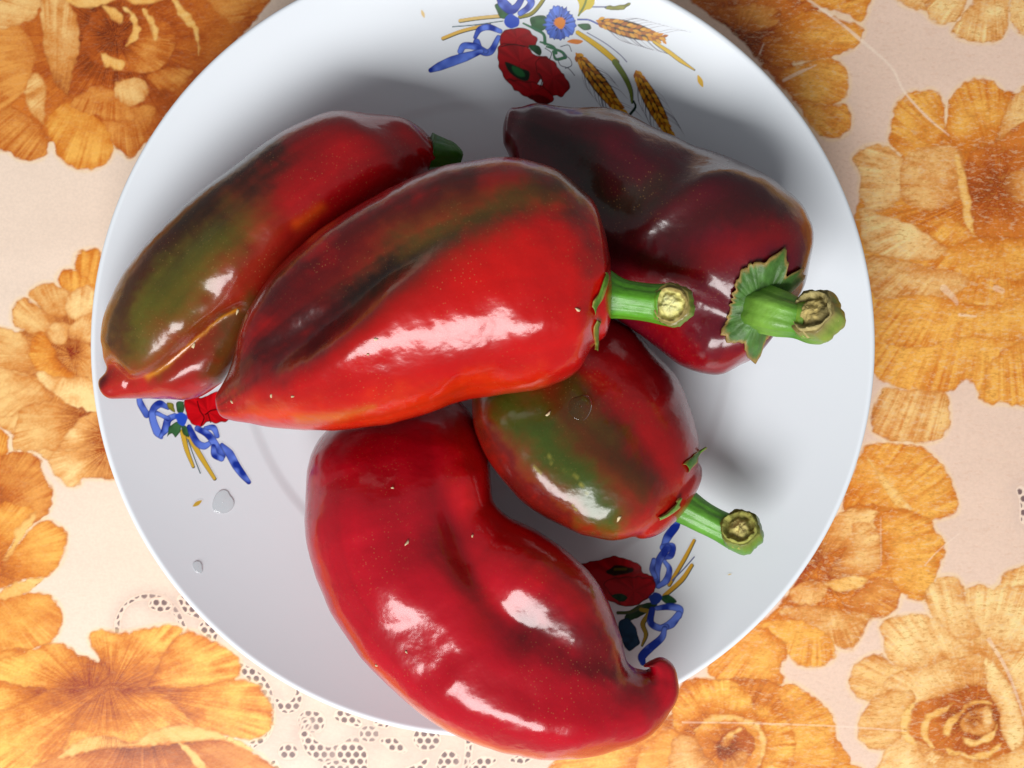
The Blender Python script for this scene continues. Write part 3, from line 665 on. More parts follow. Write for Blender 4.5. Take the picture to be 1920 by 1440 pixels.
def cornflower(c, cx0, cy0, r):
    for k in range(9):
        a = 2 * math.pi * k / 9 + 0.2; pts = []
        for q in (-1, -.5, -.15, .15, .5, 1):
            rr_ = r * (1.0 - 0.12 * abs(q) + 0.07 * ((k * 7 + int(q * 10)) % 3 - 1)); pts.append((cx0 + rr_ * math.cos(a + q * .42), cy0 + 1.12 * rr_ * math.sin(a + q * .42)))
        pts.append((cx0, cy0))
        c.poly(pts, BLUE, 1.0, shade=lambda X, Y, d, k_: (lin(BLUE_D) + (lin((96, 134, 236)) - lin(BLUE_D)) * np.clip(0.25 + 0.9 * vnoise(np.arctan2(Y - cy0, X - cx0) * 8, np.hypot(X - cx0, Y - cy0) / 30, 5), 0, 1)[..., None]) * (1 - 0.5 * np.exp(-(d / 1.8) ** 2)[..., None]), wob=3)
    c.poly([(cx0 + 10 * math.cos(t) + 0, cy0 + 11 * math.sin(t)) for t in np.linspace(0, 6.28, 8, endpoint=False)], (226, 132, 30), 1.2, wob=5)
    for k in range(9): c.stroke([(cx0 + 11 * math.cos(k * .7), cy0 + 12 * math.sin(k * .7)), (cx0 + 15 * math.cos(k * .7), cy0 + 16 * math.sin(k * .7))], 2, (20, 28, 80), 0.8)
def fleck(c, x, y, dx, dy, col=(226, 178, 40)):
    c.poly([(x - dx, y - dy), (x + dy * .4, y - dx * .4), (x + dx, y + dy), (x - dy * .4, y + dx * .4)], col, 1.1)

def bouquet_top(c):
    q = lambda pts: Z(780, 0, 3.4286, pts)
    stemp(c, q([(285, 135), (400, 118), (540, 105)]), 6, (222, 190, 120)); stemp(c, q([(175, 248), (300, 200), (470, 160)]), 6, (222, 180, 90))
    c.stroke(q([(235, 172), (380, 160), (560, 135)]), 2.5, (70, 100, 110), 0.8)
    leafp(c, q([(505, 30), (550, 20), (600, 70), (600, 115), (555, 125), (520, 70)])); leafp(c, q([(740, 110), (830, 100), (840, 180), (770, 200), (735, 150)]))
    leafp(c, q([(1040, 160), (1100, 150), (1130, 185), (1080, 200)])); leafp(c, q([(1215, 45), (1300, 30), (1380, 20), (1330, 60), (1250, 66)]), (140, 140, 50))
    c.stroke(q([(1130, 45), (1220, 45)]), 3, (70, 84, 130), 0.8); c.stroke(q([(1040, 125), (1110, 128), (1170, 155)]), 4, (84, 100, 170), 0.8)
    stemp(c, q([(670, 110), (740, 90), (790, 40), (830, -20)]), 6, (150, 140, 40))
    c.poly(q([(1030, -40), (1050, 40), (1040, 105), (1090, 70), (1140, 40), (1150, -40)]), (204, 182, 40), 1.0, wob=4); c.stroke(q([(1100, -20), (1080, 40), (1045, 100)]), 4, (110, 124, 40), 0.8)
    for p in ([(690, 150), (760, 185), (820, 220), (830, 280)], [(800, 270), (880, 300), (900, 340)], [(840, 300), (930, 330), (960, 360)], [(880, 330), (900, 380), (960, 370)]):
        c.stroke(q(p), [4, 6, 7], (60, 116, 82), 0.9)
    for p in ([(930, 300), (980, 290), (1000, 330)], [(950, 350), (990, 380), (1000, 420), (960, 440)], [(910, 380), (930, 420), (980, 440), (1020, 485)], [(830, 310), (870, 340), (860, 380)]):
        c.stroke(q(p), 2.2, (84, 96, 110), 0.8)
    ribbon(c, q([(380, 240), (410, 190), (470, 175), (540, 200)]), [8, 12, 13, 10]); ribbon(c, q([(390, 270), (420, 330), (480, 330), (530, 240)]), [14, 13, 14, 10], 2)
    ribbon(c, q([(285, 330), (310, 295), (380, 300), (450, 330)]), [12, 14, 14, 10], 4); ribbon(c, q([(95, 452), (150, 428), (230, 395), (320, 365), (420, 330)]), [10, 17, 20, 18, 10], 6)
    ribbon(c, q([(530, -20), (560, 20), (610, 60), (650, 40), (690, -30)]), [12, 20, 20, 14, 12], 7); ribbon(c, q([(700, -30), (740, 10), (720, 50), (670, 85)]), [10, 15, 13, 11], 9)
    c.poly(q([(565, 120), (610, 85), (660, 120), (655, 165), (610, 185), (570, 160)]), (50, 84, 196), 1.1, wob=3)
    for p in ([(535, 240), (560, 195), (620, 182), (700, 185), (755, 215), (780, 270), (750, 310), (660, 300), (590, 290), (540, 290)],
              [(528, 330), (545, 285), (620, 280), (720, 300), (770, 350), (850, 370), (830, 470), (760, 560), (650, 570), (570, 500), (530, 420)],
              [(790, 370), (860, 375), (920, 430), (960, 490), (988, 555), (970, 600), (910, 625), (850, 590), (800, 520), (770, 440)],
              [(590, 510), (680, 520), (770, 530), (860, 600), (890, 640), (850, 672), (790, 668), (700, 620), (620, 570)]):
        poppy_petal(c, q(p))
    c.stroke(q([(545, 300), (620, 285), (700, 300)]), 2, (70, 6, 12), 0.8); c.stroke(q([(790, 470), (810, 510), (800, 560)]), 2, (60, 6, 12), 0.8)
    c.poly(q([(720, 620), (790, 610), (860, 640), (850, 672), (790, 668)]), (60, 6, 10), 2.0, op=0.7)
    c.poly(q([(572, 400), (610, 408), (680, 440), (728, 460), (725, 510), (690, 520), (630, 490), (590, 450)]), (16, 34, 22), 1.5); c.poly(q([(620, 425), (680, 450), (700, 490), (660, 490), (625, 460)]), (34, 96, 50), 2.0)
    leafp(c, q([(725, 290), (780, 290), (808, 320), (800, 358), (770, 350), (735, 320)]), (30, 72, 40))
    cornflower(c, *q([(925, 150)])[0], 30)
    c.poly(q([(970, 270), (1010, 250), (1075, 262), (1040, 285)]), (224, 130, 50), 1.0)
    stemp(c, q([(1040, 210), (1130, 270), (1210, 330), (1290, 400)]), [7, 9, 10, 9], (226, 184, 36)); stemp(c, q([(1280, 400), (1340, 490), (1380, 580), (1390, 660)]), [10, 9, 7, 3], (110, 126, 50))
    c.stroke(q([(1100, 210), (1220, 280), (1310, 350), (1355, 398)]), 2.4, (90, 100, 140), 0.8)
    wheat(c, *q([(1165, 135), (1610, 255)]), 30, 1); wheat(c, *q([(1030, 345), (1350, 760)]), 29, 2); wheat(c, *q([(1410, 455), (1650, 900)]), 28, 3)
    stemp(c, q([(1530, 270), (1620, 330), (1700, 390), (1790, 450)]), [4, 7, 7, 2], (224, 184, 50))
    c.stroke(q([(1400, 650), (1410, 690), (1370, 750), (1390, 800)]), [4, 5, 6, 3], (24, 50, 40), 0.9)
    fleck(c, 1313, 152, 5, 12); fleck(c, 793, 26, 3, 8, (224, 196, 140))
def bouquet_left(c):
    q = lambda pts: Z(170, 560, 4, pts)
    stemp(c, q([(690, 1000), (720, 1130), (770, 1260)]), [9, 8, 5], (216, 178, 60)); stemp(c, q([(740, 1040), (830, 1190), (930, 1350)]), [9, 9, 6], (216, 178, 60))
    c.stroke(q([(730, 1060), (780, 1200), (822, 1308)]), 3, (80, 104, 110), 0.8)
    ribbon(c, q([(360, 730), (375, 790), (420, 870)]), [10, 14, 14], 1)
    ribbon(c, q([(580, 820), (520, 790), (470, 830), (465, 900), (500, 1000), (530, 1040)]), [8, 16, 14, 15, 17, 8], 2); ribbon(c, q([(520, 1040), (560, 980), (580, 910), (630, 880)]), [6, 16, 15, 12], 3)
    ribbon(c, q([(500, 860), (540, 880), (580, 900)]), [10, 9, 10], 4)
    leafp(c, q([(645, 780), (700, 770), (695, 850), (650, 850)])); leafp(c, q([(570, 780), (620, 790), (635, 850), (600, 840)]), (140, 136, 44))
    leafp(c, q([(570, 1040), (590, 960), (640, 920), (680, 940), (670, 1000), (635, 1045), (610, 1010)])); leafp(c, q([(680, 950), (730, 960), (740, 1040), (700, 1020)]))
    poppy_petal(c, q([(700, 760), (820, 740), (1000, 690), (1100, 760), (1060, 870), (1030, 915), (940, 935), (880, 930), (820, 965), (760, 940), (725, 880), (705, 820)]), (206, 16, 26))
    for p in ([(800, 770), (820, 840), (850, 890), (830, 950)], [(860, 870), (900, 840), (950, 830)], [(880, 860), (900, 930)]): c.stroke(q(p), 2, (60, 4, 10), 0.8)
    c.poly(q([(632, 880), (660, 858), (710, 866), (722, 920), (700, 955), (655, 935)]), (44, 84, 206), 1.1, wob=3)
    ribbon(c, q([(740, 960), (760, 1010), (800, 1080), (850, 1105), (900, 1080)]), [10, 13, 14, 15, 9], 5); ribbon(c, q([(860, 970), (920, 970), (950, 1030)]), [8, 14, 10], 7)
    ribbon(c, q([(800, 975), (880, 1020), (940, 1100), (985, 1180)]), [12, 15, 15, 14], 6); ribbon(c, q([(920, 1110), (930, 1170), (980, 1200)]), [10, 14, 12], 8)
    ribbon(c, q([(985, 1095), (1040, 1160), (1090, 1250), (1140, 1320), (1185, 1375)]), [8, 17, 17, 15, 10], 9)
    fleck(c, 370, 944, 9, -6, (206, 168, 60))
def bouquet_right(c):
    q = lambda pts: Z(1080, 840, 3.4275, pts)
    stemp(c, q([(760, 595), (700, 710), (600, 880)]), [5, 7, 6], (208, 158, 50)); stemp(c, q([(745, 755), (680, 850), (570, 950)]), [6, 8, 7], (208, 158, 50)); c.stroke(q([(760, 700), (690, 780), (620, 850)]), 3, (90, 100, 140), 0.8)
    ribbon(c, q([(650, 440), (640, 500), (590, 570), (560, 640)]), [12, 17, 17, 12], 1); ribbon(c, q([(560, 640), (620, 630), (610, 690), (560, 700)]), [14, 12, 13, 12], 2)
    ribbon(c, q([(590, 640), (540, 710), (520, 790), (520, 880)]), [14, 15, 14, 13], 3); ribbon(c, q([(570, 730), (600, 780), (580, 850), (530, 890)]), [9, 12, 14, 10], 4); ribbon(c, q([(500, 720), (490, 780), (510, 830)]), [10, 12, 10], 4.5)
    poppy_petal(c, q([(-60, 760), (50, 735), (150, 715), (240, 695), (320, 710), (400, 745), (440, 800), (500, 840), (510, 900), (470, 970), (390, 1010), (320, 1020), (200, 980), (60, 900)]), (172, 14, 26))
    poppy_petal(c, q([(180, 860), (320, 830), (420, 830), (500, 850), (510, 900), (460, 970), (390, 1010), (320, 1020), (260, 980)]), (176, 16, 28))
    c.poly(q([(200, 790), (260, 755), (350, 765), (360, 795), (280, 815), (215, 815)]), (34, 22, 12), 2.0, wob=4); c.stroke(q([(250, 780), (320, 778)]), 5, (80, 70, 20), 1.5)
    leafp(c, q([(230, 950), (290, 935), (330, 965), (280, 990)]), (30, 60, 34)); leafp(c, q([(310, 1080), (380, 1020), (470, 990), (520, 1010), (420, 1080), (330, 1120)]), (34, 62, 34)); leafp(c, q([(540, 960), (600, 940), (650, 990), (580, 1005)]), (38, 84, 48))
    leafp(c, q([(270, 1120), (330, 1090), (380, 1140), (400, 1200), (405, 1260), (345, 1305), (310, 1270), (280, 1200)]), (24, 56, 84), (10, 22, 50))
    for p, w, k in (([(270, 1060), (350, 1055), (420, 1020)], 5, (70, 80, 40)), ([(420, 1040), (470, 1060), (430, 1130), (450, 1200), (425, 1270)], [7, 8, 8, 7, 3], (150, 128, 40))): stemp(c, q(p), w, k)
    c.poly(q([(465, 960), (510, 925), (555, 950), (540, 990), (490, 1005)]), (30, 60, 150), 1.1, wob=3)
    ribbon(c, q([(520, 1030), (600, 1020), (665, 1035), (660, 1080)]), [10, 14, 15, 13], 5); ribbon(c, q([(660, 1070), (610, 1130), (540, 1160)]), [14, 18, 12], 6); ribbon(c, q([(490, 1040), (480, 1120), (530, 1155), (580, 1150)]), [12, 14, 14, 12], 7)
    ribbon(c, q([(570, 1160), (550, 1220), (470, 1290), (425, 1340), (430, 1380)]), [10, 14, 17, 17, 12], 8)
    fleck(c, 1368, 1077, 4, -1, (222, 196, 130))
decal(760, -40, 1360, 290, bouquet_top); decal(220, 720, 500, 980, bouquet_left); decal(1050, 950, 1390, 1270, bouquet_right)

# ------------------------------------------------------------------ peppers
def cap_round(E, S, flip=False, phis=(4, 14, 26, 40, 56, 72)):
    """elliptical end from point E (px,py,z) to station S = (ax,ay,bx,by,z,hr)"""
    c = np.array([(S[0] + S[2]) / 2, (S[1] + S[3]) / 2, S[4]]); u = np.array([S[2] - S[0], S[3] - S[1]]) / 2; E = np.array(E, float); out = []
    for ph in phis:
        t = math.radians(ph); k = E + (c - E) * (1 - math.cos(t)); w = math.sin(t)
        out.append((k[0] - u[0] * w, k[1] - u[1] * w, k[0] + u[0] * w, k[1] + u[1] * w, k[2], S[5]))
    return out[::-1] if flip else out
def dimple(E, S, depth):
    c = np.array([(S[0] + S[2]) / 2, (S[1] + S[3]) / 2, S[4]]); u = np.array([S[2] - S[0], S[3] - S[1]]) / 2; E = np.array(E, float); d = (c - E) / np.linalg.norm((c - E)[:2]); out = []
    for w, k in ((0.30, 0.02), (0.20, 0.35), (0.10, 0.8), (0.02, 1.0)):
        p = E + d * depth * k; out.append((p[0] - u[0] * w, p[1] - u[1] * w, p[0] + u[0] * w, p[1] + u[1] * w, p[2], S[5]))
    return out

def pepper_body(st, bumps, base, paints, seed, parent, NR=230, NT=176, wav=0.0005, lobes=(3, 0.05, 0.4), ex=0.90, under=1.0, shear=0.0):
    st = np.array(st, float)
    A = np.stack(p2w(st[:, 0], st[:, 1], st[:, 4]), -1); B = np.stack(p2w(st[:, 2], st[:, 3], st[:, 4]), -1)
    c = (A + B) / 2; w = np.linalg.norm(A - B, axis=1) / 2
    s = np.concatenate([[0], np.cumsum(np.linalg.norm(np.diff(np.column_stack([c, w]), axis=0), axis=1) + 1e-5)])
    q = np.linspace(0, s[-1], NR)
    R = pchip(np.column_stack([A, B, st[:, 4], st[:, 5]]), s, q)
    for _ in range(2): R[2:-2] = 0.25 * R[1:-3] + 0.5 * R[2:-2] + 0.25 * R[3:-1]
    A, B, zc, hr = R[:, 0:2], R[:, 2:4], R[:, 4], R[:, 5]
    c = (A + B) / 2; u = (B - A) / 2; w = np.linalg.norm(u, axis=1)
    th = np.linspace(0, 2 * math.pi, NT, endpoint=False)
    ct, sn = np.cos(th), np.sin(th)
    cx_ = np.sign(ct) * np.abs(ct) ** ex; sx_ = np.sign(sn) * np.abs(sn) ** ex
    n, amp, ph = lobes
    lob = 1 - amp * (0.5 + 0.5 * np.cos(n * th + ph)) * (sn < 0) * np.abs(sn)          # lobes on the underside
    X = c[:, 0, None] - u[:, 0, None] * cx_ * lob; Y = c[:, 1, None] - u[:, 1, None] * cx_ * lob
    Zz = zc[:, None] + (w * hr)[:, None] * sx_ * lob * np.where(sn < 0, under, 1.0) - shear * w[:, None] * cx_
    Pm = np.stack([X, Y, Zz], -1)
    def normals(Pm):
        du = np.gradient(Pm, axis=0); dv = (np.roll(Pm, -1, 1) - np.roll(Pm, 1, 1)); nn = np.cross(du, dv)
        l = np.linalg.norm(nn, axis=-1, keepdims=True); nn = nn / np.maximum(l, 1e-12)
        o = ((Pm - np.stack([np.broadcast_to(c[:, 0, None], X.shape), np.broadcast_to(c[:, 1, None], X.shape), np.broadcast_to(zc[:, None], X.shape)], -1)) * nn).sum(-1)
        return nn * np.where(np.sum(o) < 0, -1, 1)
    N = normals(Pm); PX, PY = w2p(Pm[..., 0], Pm[..., 1], Pm[..., 2]); top = sstep(-0.15, 0.30, N[..., 2])
    ends = np.minimum(sstep(0, 0.03, np.linspace(0, 1, NR)), sstep(1, 0.97, np.linspace(0, 1, NR)))[:, None]
    disp = np.zeros(X.shape)
    for pts, wd, am in bumps:                        # creases (-) and swellings (+), mm
        if len(pts) == 1: pts = [pts[0], (pts[0][0] + 1, pts[0][1])]
        pts = open_spline(pts, 6); wd = np.interp(np.linspace(0, 1, len(pts)), np.linspace(0, 1, len(np.atleast_1d(wd))), np.atleast_1d(wd)); am = np.interp(np.linspace(0, 1, len(pts)), np.linspace(0, 1, len(np.atleast_1d(am))), np.atleast_1d(am))
        d, at = polyline_dist(PX, PY, pts, np.column_stack([wd, am])); disp += top * at[..., 1] * 0.001 * np.exp(-(d / at[..., 0]) ** 2)
    disp += wav * 2 * (fbm(PX / 85, PY / 85, seed) - 0.5) * ends + wav * 0.5 * (fbm(PX / 26, PY / 26, seed + 4) - 0.5) * ends
    Pm = Pm + N * (disp * ends)[..., None]
    # skin colour; some strokes paint shade into folds and dents
    jx = (fbm(PX / 60, PY / 60, seed + 7) - 0.5) * 60 + (fbm(PX / 11, PY / 11, seed + 17) - 0.5) * 26; jy = (fbm(PX / 60, PY / 60, seed + 8) - 0.5) * 60 + (fbm(PX / 11, PY / 11, seed + 18) - 0.5) * 26
    tl = np.linspace(0, 1, NR)[:, None] + 0 * PX; sk_ = fbm(np.cos(th) * 9 + 20 + 0 * PX, np.sin(th) * 9 + 20 + tl * 2.5, seed + 21) - 0.5
    C = np.ones(X.shape + (3,)) * lin(base) * (0.80 + 0.16 * fbm(PX / 70, PY / 70, seed + 9) + 0.30 * sk_)[..., None]
    for pts, wd, col, op in paints:
        if len(pts) == 1: pts = [pts[0], (pts[0][0] + 0.5, pts[0][1])]
        pts = open_spline(pts, 6); wd = np.interp(np.linspace(0, 1, len(pts)), np.linspace(0, 1, len(np.atleast_1d(wd))), np.atleast_1d(wd))
        k = 1.0 if wd.max() > 14 else 0.15
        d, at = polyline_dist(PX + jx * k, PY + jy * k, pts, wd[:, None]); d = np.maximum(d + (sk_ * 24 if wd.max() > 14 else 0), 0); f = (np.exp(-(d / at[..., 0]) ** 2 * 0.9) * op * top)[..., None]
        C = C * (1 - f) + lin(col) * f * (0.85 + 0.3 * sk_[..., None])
    Vv = Pm.reshape(-1, 3); nv = len(Vv); p0, p1 = Pm[0].mean(0), Pm[-1].mean(0)
    Vv = np.vstack([Vv, p0, p1]); Cv = np.vstack([C.reshape(-1, 3), C[0].mean(0), C[-1].mean(0)])
    F = ring_faces(NR, NT, True); j = np.arange(NT); jn = (j + 1) % NT
    t0 = np.stack([np.full(NT, nv), jn, j], -1); t1 = np.stack([np.full(NT, nv + 1), (NR - 1) * NT + j, (NR - 1) * NT + jn], -1)
    # orientation: outward
    a, b_, d_ = Vv[F[NR * NT // 2][0]], Vv[F[NR * NT // 2][1]], Vv[F[NR * NT // 2][3]]
    nrm = np.cross(b_ - a, d_ - a); ri = (NR * NT // 2) // NT; cen = np.array([c[ri, 0], c[ri, 1], zc[ri]])
    if np.dot(nrm, a - cen) < 0: F = F[:, ::-1]; t0 = t0[:, ::-1]; t1 = t1[:, ::-1]
    return mesh_grid('skin', Vv, F, M_PEP, parent, Cv, True, np.vstack([t0, t1]))

def tube(name, nodes, mat, parent, ribs=6, rib=0.06, cols=None, NR=60, NT=48, seed=0, flat=1.0):
    """nodes: (px,py,z,radius m); closed rounded ends"""
    pts = np.array([list(P3(a, b, z)) + [r] for a, b, z, r in nodes]); q = open_spline(pts, 12); NRr = len(q)
    P, r = q[:, :3], q[:, 3]; T_ = np.gradient(P, axis=0); T_ /= np.linalg.norm(T_, axis=1, keepdims=True)
    ref = np.array([0.0, 0.0, 1.0]) if abs(T_[0][2]) < 0.9 else np.array([0, 1.0, 0]); Nn = np.zeros_like(P); n0 = ref
    for i in range(NRr): n0 = n0 - T_[i] * np.dot(n0, T_[i]); n0 /= np.linalg.norm(n0); Nn[i] = n0
    Bn = np.cross(T_, Nn); th = np.linspace(0, 2 * math.pi, NT, endpoint=False)
    tt = np.linspace(0, 1, NRr)[:, None]
    rad = r[:, None] * (1 + rib * np.cos(ribs * th + 1.2 * tt) + 0.025 * np.cos(17 * th + 2 * tt) + 0.06 * (fbm(th * 2 + seed, tt * 6 + 0 * th, seed) - 0.5))
    V = P[:, None] + Nn[:, None] * (rad * np.cos(th))[..., None] + Bn[:, None] * (rad * np.sin(th))[..., None] * flat
    ks = np.array([k for k, _ in cols]); cl_ = np.array([lin(v) for _, v in cols])
    t1 = np.linspace(0, 1, NRr); C = np.stack([np.interp(t1, ks, cl_[:, i]) for i in range(3)], -1)[:, None] * (0.85 + 0.3 * fbm(th * 3 + 4, tt * 9 + 0 * th, seed + 3))[..., None]
    nv = NRr * NT; Vv = np.vstack([V.reshape(-1, 3), P[0], P[-1] - T_[-1] * r[-1] * 0.7]); Cv = np.vstack([C.reshape(-1, 3), C[0].mean(0), C[-1].mean(0)])
    F = ring_faces(NRr, NT, True); j = np.arange(NT); jn = (j + 1) % NT
    o = mesh_grid(name, Vv, F, mat, parent, Cv, True, np.vstack([np.stack([np.full(NT, nv), jn, j], -1), np.stack([np.full(NT, nv + 1), (NRr - 1) * NT + j, (NRr - 1) * NT + jn], -1)]))
    return o, P[-1], T_[-1], r[-1]
def cut_end(parent, cen, nrm, r, seed, cols, ecc=1.0, ang_=0.0):
    """dry, cracked cut face with a raised ragged rim and a pithy core"""
    nrm = np.array(nrm) / np.linalg.norm(nrm); a = np.cross(nrm, [0.3, 1, 0.1]); a /= np.linalg.norm(a); b = np.cross(nrm, a)
    NR_, NT = 22, 56; th = np.linspace(0, 2 * math.pi, NT, endpoint=False); f = np.linspace(0.02, 1, NR_)[:, None]
    edge = 1 + 0.10 * (fbm(np.cos(th) * 2 + 5, np.sin(th) * 2 + 5, seed) - 0.5) * 2
    wv = 0.16 * (fbm(np.cos(th) * 1.5 + 3, np.sin(th) * 1.5 + 3, seed + 9) - 0.5) * 2
    hgt = r * (0.14 * np.exp(-((f - 0.84 + wv) / 0.16) ** 2) - 0.16 * np.exp(-((f - 0.60 + wv) / 0.16) ** 2) + 0.14 * np.exp(-(f / 0.38) ** 2) - 0.55 * sstep(0.84, 1.0, f))
    nz = fbm(f * np.cos(th) * 4 + 9, f * np.sin(th) * 4 + 9, seed + 1, 4) - 0.5
    hgt = hgt + r * 0.42 * nz * sstep(1.0, 0.8, f)
    rad = r * f * edge * 1.02
    V = np.array(cen) + a * (rad * np.cos(th))[..., None] * ecc + b * (rad * np.sin(th))[..., None] + nrm * hgt[..., None] if False else np.array(cen)[None, None] + a * (rad * np.cos(th))[..., None] * ecc + b * (rad * np.sin(th))[..., None] + nrm * hgt[..., None]
    core, ring, rim = (lin(x) for x in cols); k1 = sstep(0.34, 0.62, f + 0.55 * nz + wv)[..., None]; k2 = sstep(0.62, 0.86, f + 0.5 * nz)[..., None]
    C = core * (1 - k1) + ring * k1; C = C * (1 - k2) + rim * k2; C = C * (0.75 + 0.7 * fbm(f * np.cos(th) * 7, f * np.sin(th) * 7, seed + 6))[..., None]
    nv = NR_ * NT; Vv = np.vstack([V.reshape(-1, 3), V[0].mean(0)]); Cv = np.vstack([C.reshape(-1, 3), C[0].mean(0)]); j = np.arange(NT)
    return mesh_grid('cut_end', Vv, ring_faces(NR_, NT, True), M_CUT, parent, np.clip(Cv, 0.004, 0.8), True, np.stack([np.full(NT, nv), j, (j + 1) % NT], -1)[:, ::-1])
def bvh_z(px, py, obs):
    """height of the topmost surface below the camera along a pixel's ray"""
    o = Vector((0, 0, ZC)); d = (P3(px, py, 0.0) - o).normalized(); best = None
    for ob in obs:
        mi = ob.matrix_world.inverted(); hit, loc, nrm, _ = ob.ray_cast(mi @ o, (mi.to_3x3() @ d).normalized())
        if hit:
            w = ob.matrix_world @ loc
            if best is None or w.z > best[0].z: nw = (ob.matrix_world.to_3x3() @ nrm).normalized(); best = (w, nw if nw.dot(d) < 0 else -nw)
    return best
def sepal(parent, pts, zs, thick, col, edge, seed=0, name='sepal', over=None, rise=1.0):
    """leafy flap: strip of paired outline points (px) with a height per pair, given real thickness"""
    pr = np.array(pts, float); n = len(pr); zs = np.array(zs, float); m = 9; q = np.linspace(0, n - 1, n * 6)
    R = pchip(np.column_stack([pr, zs]), np.arange(n), q)
    f = np.linspace(0, 1, m)[None, :]
    px = R[:, 0, None] * (1 - f) + R[:, 2, None] * f; py = R[:, 1, None] * (1 - f) + R[:, 3, None] * f
    jag = (vnoise(q[:, None] * 1.9 + seed, f * 0, seed) - 0.5) * 10 * (np.abs(f - 0.5) * 2) ** 3; px = px + jag; py = py - jag * 0.6
    z = R[:, 4, None] * (1 - f) + R[:, 5, None] * f + 0.0012 * np.sin(f * math.pi) + 0.0008 * (fbm(px / 14, py / 14, seed) - 0.5)
    if over is not None:
        bpy.context.view_layer.update(); zh = np.full(z.shape, np.nan)
        for i_ in range(z.shape[0]):
            for k_ in range(m):
                h_ = bvh_z(px[i_, k_], py[i_, k_], [over])
                if h_: zh[i_, k_] = h_[0].z
        good = ~np.isnan(zh)
        if good.any():
            lo = np.nanmin(zh); zh = np.where(good, zh, lo - 0.0005)
            for _ in range(6): zh = np.maximum(zh * good, 0.25 * (np.roll(zh, 1, 0) + np.roll(zh, -1, 0)) + 0.5 * zh) if False else zh
            z = zh + 0.0011 + 0.0010 * np.sin(f * math.pi) * rise + 0.0007 * (fbm(px / 14, py / 14, seed) - 0.5)
    x, y = p2w(px, py, z); T1 = np.stack([x, y, z], -1); T0 = T1 - np.array([0, 0, thick]); nr = len(q)
    C = np.ones(px.shape + (3,)) * lin(col) * (0.6 + 0.8 * fbm(px / 12, py / 12, seed + 2))[..., None]
    e = (sstep(0.30, 0.5, np.abs(f - 0.5) + 0.24 * (fbm(px / 16, py / 16, seed + 5) - 0.5)) * 0.8)[..., None] * np.ones(px.shape)[..., None]
    C = C * (1 - e) + lin(edge) * e
    F1 = ring_faces(nr, m, False); F0 = F1[:, ::-1] + nr * m; S = []
    bd = [(i, 0) for i in range(nr)] + [(nr - 1, k) for k in range(1, m)] + [(i, m - 1) for i in range(nr - 2, -1, -1)] + [(0, k) for k in range(m - 2, 0, -1)]
    ids = [i * m + k for i, k in bd]
    for a_, b_ in zip(ids, ids[1:] + ids[:1]): S.append((a_, b_, b_ + nr * m, a_ + nr * m))
    return mesh_grid(name, np.vstack([T1.reshape(-1, 3), T0.reshape(-1, 3)]), np.vstack([F1, F0, S]), M_LEAF, parent, np.vstack([C.reshape(-1, 3)] * 2))

def calyx_cap(parent, skin, cen, prof_, ztop, thick, col, edge, seed):
    """leafy collar: radiates from the stem base, lies on the skin, ends in a torn, browned margin"""
    bpy.context.view_layer.update(); NA, NR_ = 150, 16
    an = np.linspace(-180, 180, NA, endpoint=False); pa = np.array(prof_ + [(prof_[0][0] + 360, prof_[0][1])], float); R = np.interp(an, pa[:, 0], pa[:, 1])
    R = R * (1 + 0.14 * (vnoise(an / 5.0 + 90, an * 0, seed) - 0.5) + 0.07 * (vnoise(an / 2.2 + 90, an * 0, seed + 1) - 0.5)); th = np.radians(an); f = np.linspace(0.0, 1, NR_)[:, None]
    px = cen[0] + (16 + (R - 16) * f) * np.cos(th); py = cen[1] + (16 + (R - 16) * f) * np.sin(th); z = np.zeros(px.shape)
    for j in range(NA):
        last = None
        for i in range(NR_):
            h = bvh_z(px[i, j], py[i, j], [skin]); zz = h[0].z if h else None
            if zz is None: zz = (last if last is not None else ztop - 0.006) - 0.0014
            elif last is not None and zz < last - 0.0022: zz = last - 0.0022
            z[i, j] = last = zz
    for _ in range(3): z = 0.5 * z + 0.25 * (np.roll(z, 1, 1) + np.roll(z, -1, 1))
    z = z + 0.0013 + 0.0035 * (1 - sstep(0, 0.32, f)) + 0.0016 * (fbm(px / 22, py / 22, seed) - 0.5) * f + 0.0012 * f ** 3 * vnoise(an / 9.0 + 90, an * 0, seed + 4)
    x, y = p2w(px, py, z); T1 = np.stack([x, y, z], -1); T0 = T1 - np.array([0, 0, thick])
    C = lin(col) * (0.55 + 0.9 * fbm(px / 14, py / 14, seed + 2))[..., None]; vein = (0.22 * sstep(0.55, 0.75, vnoise(an / 4.0 + 90, an * 0, seed + 6)) * (1 - f))[..., None]; C = C * (1 - vein) + lin((126, 164, 84)) * vein
    base_ = (1 - sstep(0.0, 0.35, f))[..., None] * np.ones(px.shape)[..., None] * 0.8; C = C * (1 - base_) + lin((120, 170, 62)) * base_
    e = (sstep(0.84, 0.98, f + 0.16 * (fbm(px / 10, py / 10, seed + 5) - 0.5)) * 0.75)[..., None]; C = C * (1 - e) + lin(edge) * e
    F1 = ring_faces(NR_, NA, True); n = NR_ * NA; F0 = F1[:, ::-1] + n; j = np.arange(NA); jn = (j + 1) % NA; o = (NR_ - 1) * NA
    side = np.stack([o + j, o + jn, o + jn + n, o + j + n], -1); ins = np.stack([jn, j, j + n, jn + n], -1)
    return mesh_grid('calyx', np.vstack([T1.reshape(-1, 3), T0.reshape(-1, 3)]), np.vstack([F1, F0, side, ins]), M_LEAF, parent, np.vstack([C.reshape(-1, 3)] * 2))

RED, DEEP, CRIM = (190, 9, 9), (128, 6, 12), (188, 5, 30)
OLIVE, GREEN, BROWN, ORANGE, DARK = (96, 88, 24), (44, 84, 22), (74, 34, 16), (214, 52, 8), (44, 14, 14)
GRP = 'peppers piled in the bowl'

